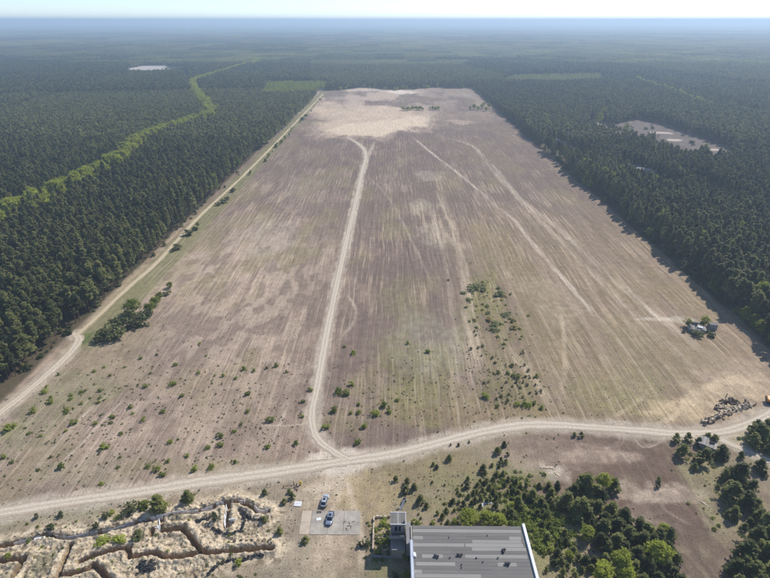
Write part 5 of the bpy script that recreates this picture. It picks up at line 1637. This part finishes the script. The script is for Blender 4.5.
# ------------------------------------------------------------------ trench linings and tyres
def along(pts, step):
    p = np.array(smooth(pts, .3))
    s = np.concatenate([[0], np.cumsum(np.hypot(*np.diff(p, axis=0).T))])
    for d in np.arange(step / 2, s[-1], step):
        i = min(len(p) - 2, np.searchsorted(s, d) - 1)
        t = p[i + 1] - p[i]
        yield p[i] + t * ((d - s[i]) / (s[i + 1] - s[i])), math.atan2(t[1], t[0]), d / s[-1]


pm = {k: MB().box(-.5, .5, -.5, .5, 0, 1).f for k in (0,)}
ubox = MB().box(-.5, .5, -.5, .5, 0, 1)
panel_mesh = {k: mesh_np('panel', ubox.v, ubox.f, M[k]) for k in ('board', 'board_grey')}


def lining(name, pts, side, label, cut, skip=0.0, h_=1.55, up=.15):
    lst = list(along(pts, 1.0))
    o = empty(name, (lst[0][0][0], lst[0][0][1], 0), 0, label, 'trench wall')
    for (q, an, fr) in lst:
        if random.random() < skip: continue
        n_ = (-math.sin(an) * side, math.cos(an) * side)
        c = bpy.data.objects.new('panel', panel_mesh['board' if fr > cut else 'board_grey'])
        link(c, o)
        c.location = (q[0] + n_[0] * .50 - o.location.x, q[1] + n_[1] * .50 - o.location.y, -h_ + .05)
        c.scale = (.93, .07, h_ + up + random.uniform(-.12, .12))
        c.rotation_euler = (random.uniform(-.1, .1) - .08 * side, 0, an + random.uniform(-.06, .06))
    return o


lining('trench_wall', TR['top'][2:5], 1, 'pale boards lining the left end of the long trench', -1)
lining('trench_wall', TR['top'][5:13], 1, 'boards shaded blue-grey by colour lining the middle of the long trench', .97, .05)
lining('trench_wall', TR['top'][12:], 1, 'white boards lining the right end of the long trench', -1, .03, 1.5, .3)
lining('trench_wall', TR['spur'][:3], -1, 'white boards lining the short bent spur below the long trench', -1, 0, 1.5, .35)
lining('trench_wall', TR['nook'], -1, 'white boards lining the short straight nook inside the tyre ring', -1, 0, 1.5, .35)
lining('trench_wall', TR['nook'], 1, 'pale boards on the far side of the nook inside the tyre ring', -1, .3, 1.5, .1)
a, b, _ = P(40.5, 540.2)
o = MB().box(-1.3, 1.3, -.28, .28, 0, .08).build('white_board', M['white']); o.location = (a, b, ground_z(a, b) + .05); o.rotation_euler = (.1, -.05, .22); tag(o, 'white board lying on the sand at the left end of the trench', 'board')
a, b, _ = P(233, 522.5)
o = MB().box(-.9, .9, -.1, .1, 0, .9).build('white_board', M['white']); o.location = (a, b, ground_z(a, b) - .1); o.rotation_euler = (.25, 0, .1); tag(o, 'white board standing on edge beside the nook in the tyre ring', 'board')

nM, nm2 = 14, 6
tv, tf = [], []
for i in range(nM):
    for j in range(nm2):
        a, b = 2 * math.pi * i / nM, 2 * math.pi * j / nm2 + .5
        rr = .27 + .11 * math.cos(b)
        tv.append((rr * math.cos(a), rr * math.sin(a), .11 + .11 * math.sin(b)))
        tf.append((i * nm2 + j, ((i + 1) % nM) * nm2 + j, ((i + 1) % nM) * nm2 + (j + 1) % nm2, i * nm2 + (j + 1) % nm2))
tyre_mesh = mesh_np('tyre', tv, tf, M['rubber'], True)


def tyre(X_, Y_, label, group, tilt=.25, dz=0.0, s_=1.0):
    o = link(bpy.data.objects.new('tyre', tyre_mesh))
    o.location = (X_, Y_, ground_z(X_, Y_) + dz)
    o.rotation_euler = (random.uniform(-tilt, tilt), random.uniform(-tilt, tilt), random.uniform(0, 6))
    q = s_ * random.uniform(.95, 1.25); o.scale = (q, q, q * 1.1)
    tag(o, label, 'tyre', group)


TY = [([(194, 521.5), (202, 520), (211, 518)], 'black tyre in the short row above the tyre ring', 'tyres above the ring', .7),
      ([(212.5, 529), (218, 532), (228, 535), (238, 532.5), (243, 527.5), (244.5, 520), (241, 513)], 'black tyre in the curved row ringing the nook', 'tyres ringing the nook', .72),
      ([(239, 510), (245, 514), (250.6, 519), (258, 521.4), (265.5, 518.6)], 'black tyre in the row below the right end of the trench', 'tyres below the trench end', .72),
      ([(232, 542.3), (252, 542.5), (272, 542)], 'half buried tyre in the row above the lower trench', 'tyres above the lower trench', 1.5),
      ([(208, 577), (214, 570), (223, 563), (231, 560.5), (241, 560.6), (254, 557), (265.5, 556)], 'black tyre in the lowest row beside the trench', 'tyres of the lowest row', .74)]
for q, lb, gr, st in TY:
    for p_, an, fr in along(PP(q), st):
        tyre(p_[0] + random.uniform(-.08, .08), p_[1] + random.uniform(-.08, .08), lb, gr)
        if st < 1 and random.random() < .55: tyre(p_[0] + random.uniform(-.2, .2), p_[1] + random.uniform(-.2, .2), lb, gr, .35, .24)
for k in range(48):
    a, b = random.gauss(145, 4.5), random.gauss(567.5, 3.2)
    X_, Y_, _ = P(a, b)
    tyre(X_, Y_, 'black tyre in the loose heap at the bottom left', 'tyres of the loose heap', .6, random.choice((0, 0, .2)))
for a, b in [(165.5, 531.5), (167.5, 531.2), (169, 530.8), (271, 545), (199, 523), (170, 517.5), (218, 563)]:
    X_, Y_, _ = P(a, b)
    tyre(X_, Y_, 'single black tyre lying beside a trench', 'single tyres beside the trenches')

# ------------------------------------------------------------------ rubble, excavator, ruins
chunk_meshes = []
for k in range(7):
    r = np.random.default_rng(300 + k)
    m_ = MB().box(-.6, .6, -.4, .4, -.22, .3)
    v = np.array(m_.v) * (1 + r.uniform(-.35, .35, (8, 3)))
    chunk_meshes.append([mesh_np('rubble_block', v.tolist(), m_.f, M['stone']), mesh_np('rubble_block', v.tolist(), m_.f, M['stone_dark'])])
for lst, n_, w_, lb in [([(703, 424), (712, 418.5), (720, 415.5), (731, 411), (740, 407.5), (747, 406)], 120, .75, 'long pale heap of broken concrete beside the right end of the road'),
                        ([(720, 404), (728, 401.5), (737, 402)], 46, .6, 'smaller dark rubble heap behind the long one'), ([(745, 403), (753, 405)], 16, .6, 'smallest dark rubble heap at the right end'),
                        ([(716, 408.5), (726, 407)], 18, 1.0, 'thin scatter of pale rubble between the two larger heaps')]:
    pts2 = smooth(PP(lst), .5)
    o = empty('rubble_heap', (pts2[0][0], pts2[0][1], 0), 0, lb, 'rubble heap')
    for k in range(n_):
        q = pts2[random.randrange(len(pts2))]
        off = random.gauss(0, w_)
        c = bpy.data.objects.new('rubble_block', random.choice(chunk_meshes)[1 if random.random() < (.3 if 'pale' in lb else .6) else 0])
        link(c, o)
        s_ = random.uniform(.5, 1.25)
        c.location = (q[0] + random.gauss(0, .5) - o.location.x, q[1] + off - o.location.y, max(.1, .15 + .75 * math.exp(-(off / w_) ** 2) * random.random()))
        c.rotation_euler = (random.uniform(-.7, .7), random.uniform(-.7, .7), random.uniform(0, 6.3)); c.scale = (s_, s_, s_ * .8)
a, b, _ = P(726, 397)
o = empty('stump_post', (a, b, 0), 0, 'thin dark burnt post standing above the rubble heaps', 'post')
MB().tube((0, 0, -.1), (.08, .1, 1.5), .16, .11, 7).build('shaft', M['ash'], o)
MB().tube((.05, .06, 1.0), (.5, -.1, 1.6), .07, .03, 5).build('branch', M['ash'], o)

a, b, _ = P(772.5, 403.5)
ex = empty('excavator', (a, b, 0), math.radians(-25), 'orange tracked excavator cut off by the right picture edge', 'excavator')
for s_ in (-1, 1):
    prof = [(-1.9, .35), (-1.7, .05), (1.7, .05), (1.9, .35), (1.9, .62), (1.65, .9), (-1.65, .9), (-1.9, .62)]
    t_ = MB().prism(prof, s_ * 1.25 - .3, s_ * 1.25 + .3).build('track', M['rubber'], ex)
    for xx in (-1.45, -.72, 0, .72, 1.45):
        MB().tube((xx, s_ * 1.25 - .33, .42), (xx, s_ * 1.25 + .33, .42), .24, .24, 10).build('roller', M['steel'], t_)
MB().box(-1.0, 1.0, -.94, .94, .45, 1.0).build('undercarriage', M['steel'], ex)
MB().tube((0, 0, 1.0), (0, 0, 1.12), .75, .75, 16).build('turntable', M['steel'], ex)
MB().prism([(-2.1, 1.13), (1.3, 1.13), (1.3, 1.75), (.4, 2.05), (-1.9, 2.05), (-2.1, 1.8)], -1.2, 1.2).build('house', M['orange'], ex, .06)
MB().prism([(-2.5, 1.15), (-2.102, 1.15), (-2.102, 1.95), (-2.4, 1.9)], -1.15, 1.15).build('counterweight', M['steel'], ex, .06)
cb = MB().prism([(.1, 2.052), (1.45, 1.78), (1.5, 2.3), (1.2, 3.0), (.1, 3.0)], .3, 1.2).build('cab', M['orange'], ex, .05)
MB().box(.25, 1.1, .27, .295, 2.2, 2.85).build('side_window', M['glass'], cb)
MB().prism([(1.515, 2.1), (1.53, 2.3), (1.25, 2.9), (1.235, 2.9)], .4, 1.1).build('windscreen', M['glass'], cb)
bm_ = MB().prism([(1.2, 1.5), (1.5, 1.3), (3.6, 3.9), (5.3, 3.3), (5.4, 3.6), (3.5, 4.4)], -.45, .0).build('boom', M['orange'], ex, .03)
MB().prism([(5.0, 3.9), (5.5, 3.7), (5.9, 1.5), (5.6, 1.4)], -.38, -.07).build('stick', M['orange'], ex, .03)
MB().prism([(5.5, 1.5), (6.1, 1.3), (6.2, .6), (5.8, .25), (5.2, .3), (5.0, .75), (5.4, .8)], -.7, .25).build('bucket', M['steel'], ex, .03)

# broken hut in trees below the road
a, b, _ = P(707, 447.5)
hut = empty('ruined_hut', (a, b, 0), -.62, 'ruined hut with a broken grey slab roof among pines below the road', 'hut')
for nm, q in (('wall', (-2.3, 2.3, -1.7, -1.45, -.1, 1.9)), ('wall', (-2.3, 2.3, 1.45, 1.7, -.1, 2.3)), ('wall', (-2.3, -2.05, -1.449, 1.449, -.1, 2.1)), ('wall', (2.05, 2.3, -1.449, 1.449, -.1, 1.6))):
    MB().box(*q).build(nm, M['brick'], hut)
for k in range(5):
    MB().box(-2.7 + k * 1.06, -1.72 + k * 1.06, -2.0, 2.0, 2.15, 2.28, Matrix.Rotation(.10 + random.uniform(-.05, .05), 4, 'X') @ Matrix.Translation((0, 0, random.uniform(-.02, .1)))).build('roof_panel', M['roof_light'] if k % 2 else M['concrete'], hut)
MB().box(.2, 1.5, -.6, .3, 2.45, 2.75, Matrix.Rotation(.3, 4, 'Z')).build('fallen_slab', M['stone_dark'], hut)

# ruin on the right field
a, b, _ = P(696.5, 330.5)
ru = empty('field_ruin', (a, b, 0), -.25, 'roofless grey ruin with a white fallen sheet on the right side of the field', 'ruin')
MB().box(-3.2, 3.2, -1.6, -1.3, -.1, 1.9).build('wall', M['brick'], ru)
MB().box(-3.2, -2.9, -1.299, 2.2, -.1, 2.6).build('wall', M['brick'], ru)
MB().box(2.9, 3.2, -1.299, 2.2, -.1, 1.7).build('wall', M['brick'], ru)
MB().box(-2.899, 1.2, 1.9, 2.2, -.1, 3.0).build('wall', M['brick'], ru)
for k in range(6):
    MB().box(-3.4 + k * 1.1, -2.36 + k * 1.1, -1.9, 1.0 + random.uniform(-.6, .8), 2.0, 2.12, Matrix.Rotation(.22 + random.uniform(-.05, .06), 4, 'X')).build('roof_panel', M['concrete'] if k % 2 else M['roof_grey'], ru)
MB().box(.0, 2.0, -.5, .5, 2.5, 2.56, Matrix.Rotation(-.3, 4, 'Z') @ Matrix.Rotation(.25, 4, 'X')).build('fallen_sheet', M['white'], ru)
MB().box(-.6, -.2, .4, .8, 2.0, 3.4).build('chimney', M['stone_dark'], ru)
a, b, _ = P(712.5, 329.5)
r2 = empty('ruined_shed', (a, b, 0), -.2, 'small grey shed wall standing just right of the field ruin', 'ruin')
MB().box(-1.6, 1.6, -.2, .1, -.1, 2.4).build('wall', M['brick'], r2)
MB().box(-1.6, -1.3, .101, 2.2, -.1, 2.0).build('wall', M['brick'], r2)
MB().box(-1.7, 1.7, -.3, 2.0, 2.42, 2.55, Matrix.Rotation(.06, 4, 'X')).build('roof', M['roof_grey'], r2)


# huts inside the right forest
def house(px0, py0, L, W, hh, rz, label, roofm='roof_light'):
    X_, Y_, _ = P(px0, py0, hh)
    o = empty('forest_building', (X_, Y_, 0), rz, label, 'building')
    MB().box(-L / 2, L / 2, -W / 2, W / 2, -.1, hh).build('wall', M['brick'], o)
    rf = MB().prism([(-W / 2 - .4, hh + .002), (W / 2 + .4, hh + .002), (W / 2 + .4, hh + .15), (0, hh + 1.3), (-W / 2 - .4, hh + .15)], -L / 2 - .4, L / 2 + .4)
    rf.v = [(y_, x_, z_) for x_, y_, z_ in rf.v]
    rf.f = [tuple(reversed(q)) for q in rf.f]
    r_ = rf.build('roof', M[roofm], o)
    MB().box(-.35 + L * .2, .35 + L * .2, .3, 1.0, hh + .6, hh + 2.0).build('chimney', M['stone_dark'], r_)
    n_ = max(2, int(L / 3.2))
    for k in range(n_):
        c_ = -L / 2 + (k + .5) * L / n_
        w_ = MB().box(c_ - .55, c_ + .55, -W / 2 - .03, -W / 2 - .002, 1.1, 2.3).build('window', M['glass'], o)
        MB().box(c_ - .65, c_ + .65, -W / 2 - .10, -W / 2 - .031, 1.0, 1.09).build('sill', M['white'], w_)
    MB().box(L / 2 + .002, L / 2 + .05, -.5, .5, 0, 2.1).build('door', M['wood_dark'], o)
    return o


house(557, 139.5, 8, 6, 4.5, -.35, 'leftmost pale roofed hut in the row of three inside the right forest')
house(563, 142, 8, 6, 4.5, -.35, 'middle pale roofed hut in the row of three inside the right forest')
house(569, 144.8, 8, 6, 4.5, -.35, 'rightmost pale roofed hut in the row of three inside the right forest')
house(633.5, 165.5, 15, 7, 5.0, -.95, 'long grey roofed building in the right forest, left of two', 'roof_grey')
house(647, 169.5, 16, 8, 5.0, -.45, 'long pale roofed building in the right forest, right of two', 'roof_light')
house(694, 177.5, 8, 6, 4.5, .2, 'small pale hut deep in the right forest beyond the long buildings')

# bare ground and sand strips in the forest openings, trees between them
M['clearing'] = mat_plain('clearing_soil', C(108, 95, 86), 0.95, 0.4, 0.12)
M['strip'] = mat_plain('clearing_sand', C(176, 160, 142), 0.95, 0.25, 0.2)


def sheet(name, pts, z_, mat_, wig=2.5):
    q = smooth(pts + pts[:1], 6.0)[:-1]
    v = [(a + random.uniform(-wig, wig), b + random.uniform(-wig, wig), z_) for a, b in q]
    me_ = mesh_np(name, v, [tuple(range(len(v)))], mat_)
    if me_.polygons[0].normal.z < 0: me_.flip_normals()
    return tag(link(bpy.data.objects.new(name, me_)), kind='structure')


for k, q in enumerate(CLEAR):
    sheet('forest_clearing', q, .03 + .012 * k, M['clearing'])
sheet('pale_clearing', PALE_FIELD, .03, mat_plain('pale_field_soil', C(176, 166, 156), 0.95, 0.15, 0.03), 4)
for px4 in ([(648, 131.5), (668, 132.2), (673, 134), (652, 133.3)], [(667, 139), (679, 139.4), (682, 141.2), (669, 140.8)], [(703, 148.6), (717, 148.9), (721, 150.6), (706, 150.6)], [(590, 122), (599, 123), (604, 125.6), (594, 124.6)]):
    sheet('sand_strip', PP(px4), .08, M['strip'], 1.2)
for k in range(34):
    q = P(random.uniform(622, 712), random.uniform(121, 153))
    if not any(in_poly(np.array([q[0]]), np.array([q[1]]), c_)[0] for c_ in CLEAR): continue
    plant('dull', 'shrub', (q[0], q[1], 0), random.uniform(1.5, 3.5), 'low dark shrub on the bare soil of the right forest clearing', 'shrub', 'shrubs in the right forest clearing', 1.3, None, -.1)
lp = smooth(PP([(612, 127), (643, 139.5), (660, 144.5), (674, 149), (687, 153), (702, 158)], 5.0), 6.0)
for a, b in lp:
    plant('pine', 'clearing_pine', (a + random.uniform(-2, 2), b + random.uniform(-3, 3), 0), random.uniform(7.5, 10.5), 'rounded dark tree in the line splitting the right forest clearing', 'pine tree', 'tree line in the right clearing', 1.9, None, -.05)
# pale broadleaf trees at the foot of the far forest wall
for k in range(34):
    X_ = random.uniform(-115, 150)
    Y_ = FY1 - float((fbm(np.array([X_ / 45]), np.array([7.7]), 53, 4)[0] - 0.5) * 110) - random.uniform(-2, 8)
    plant('leaf', 'broadleaf_tree', (X_, Y_, 0), random.uniform(4, 9), 'small pale green tree at the foot of the far forest wall', 'tree', 'pale trees along the far forest wall', 1.3, None, 0.3)

# ------------------------------------------------------------------ small sets of look-alikes: say which one by its place
sets = {}
for o in scene.objects:
    if o.parent is None and 'label' in o: sets.setdefault(o['label'], []).append(o)
nth = ['leftmost', 'second', 'third', 'fourth', 'fifth', 'sixth', 'seventh', 'eighth', 'ninth', 'tenth', 'eleventh', 'twelfth']
for lb, os_ in sets.items():
    if 2 <= len(os_) <= 12 and len(lb.split()) <= 13:
        os_.sort(key=lambda o: float(proj(o.location.x, o.location.y, o.location.z)[0]))
        for k, o in enumerate(os_):
            o['label'] = lb + (', leftmost' if k == 0 else ', rightmost' if k == len(os_) - 1 else ', %s from left' % nth[k])
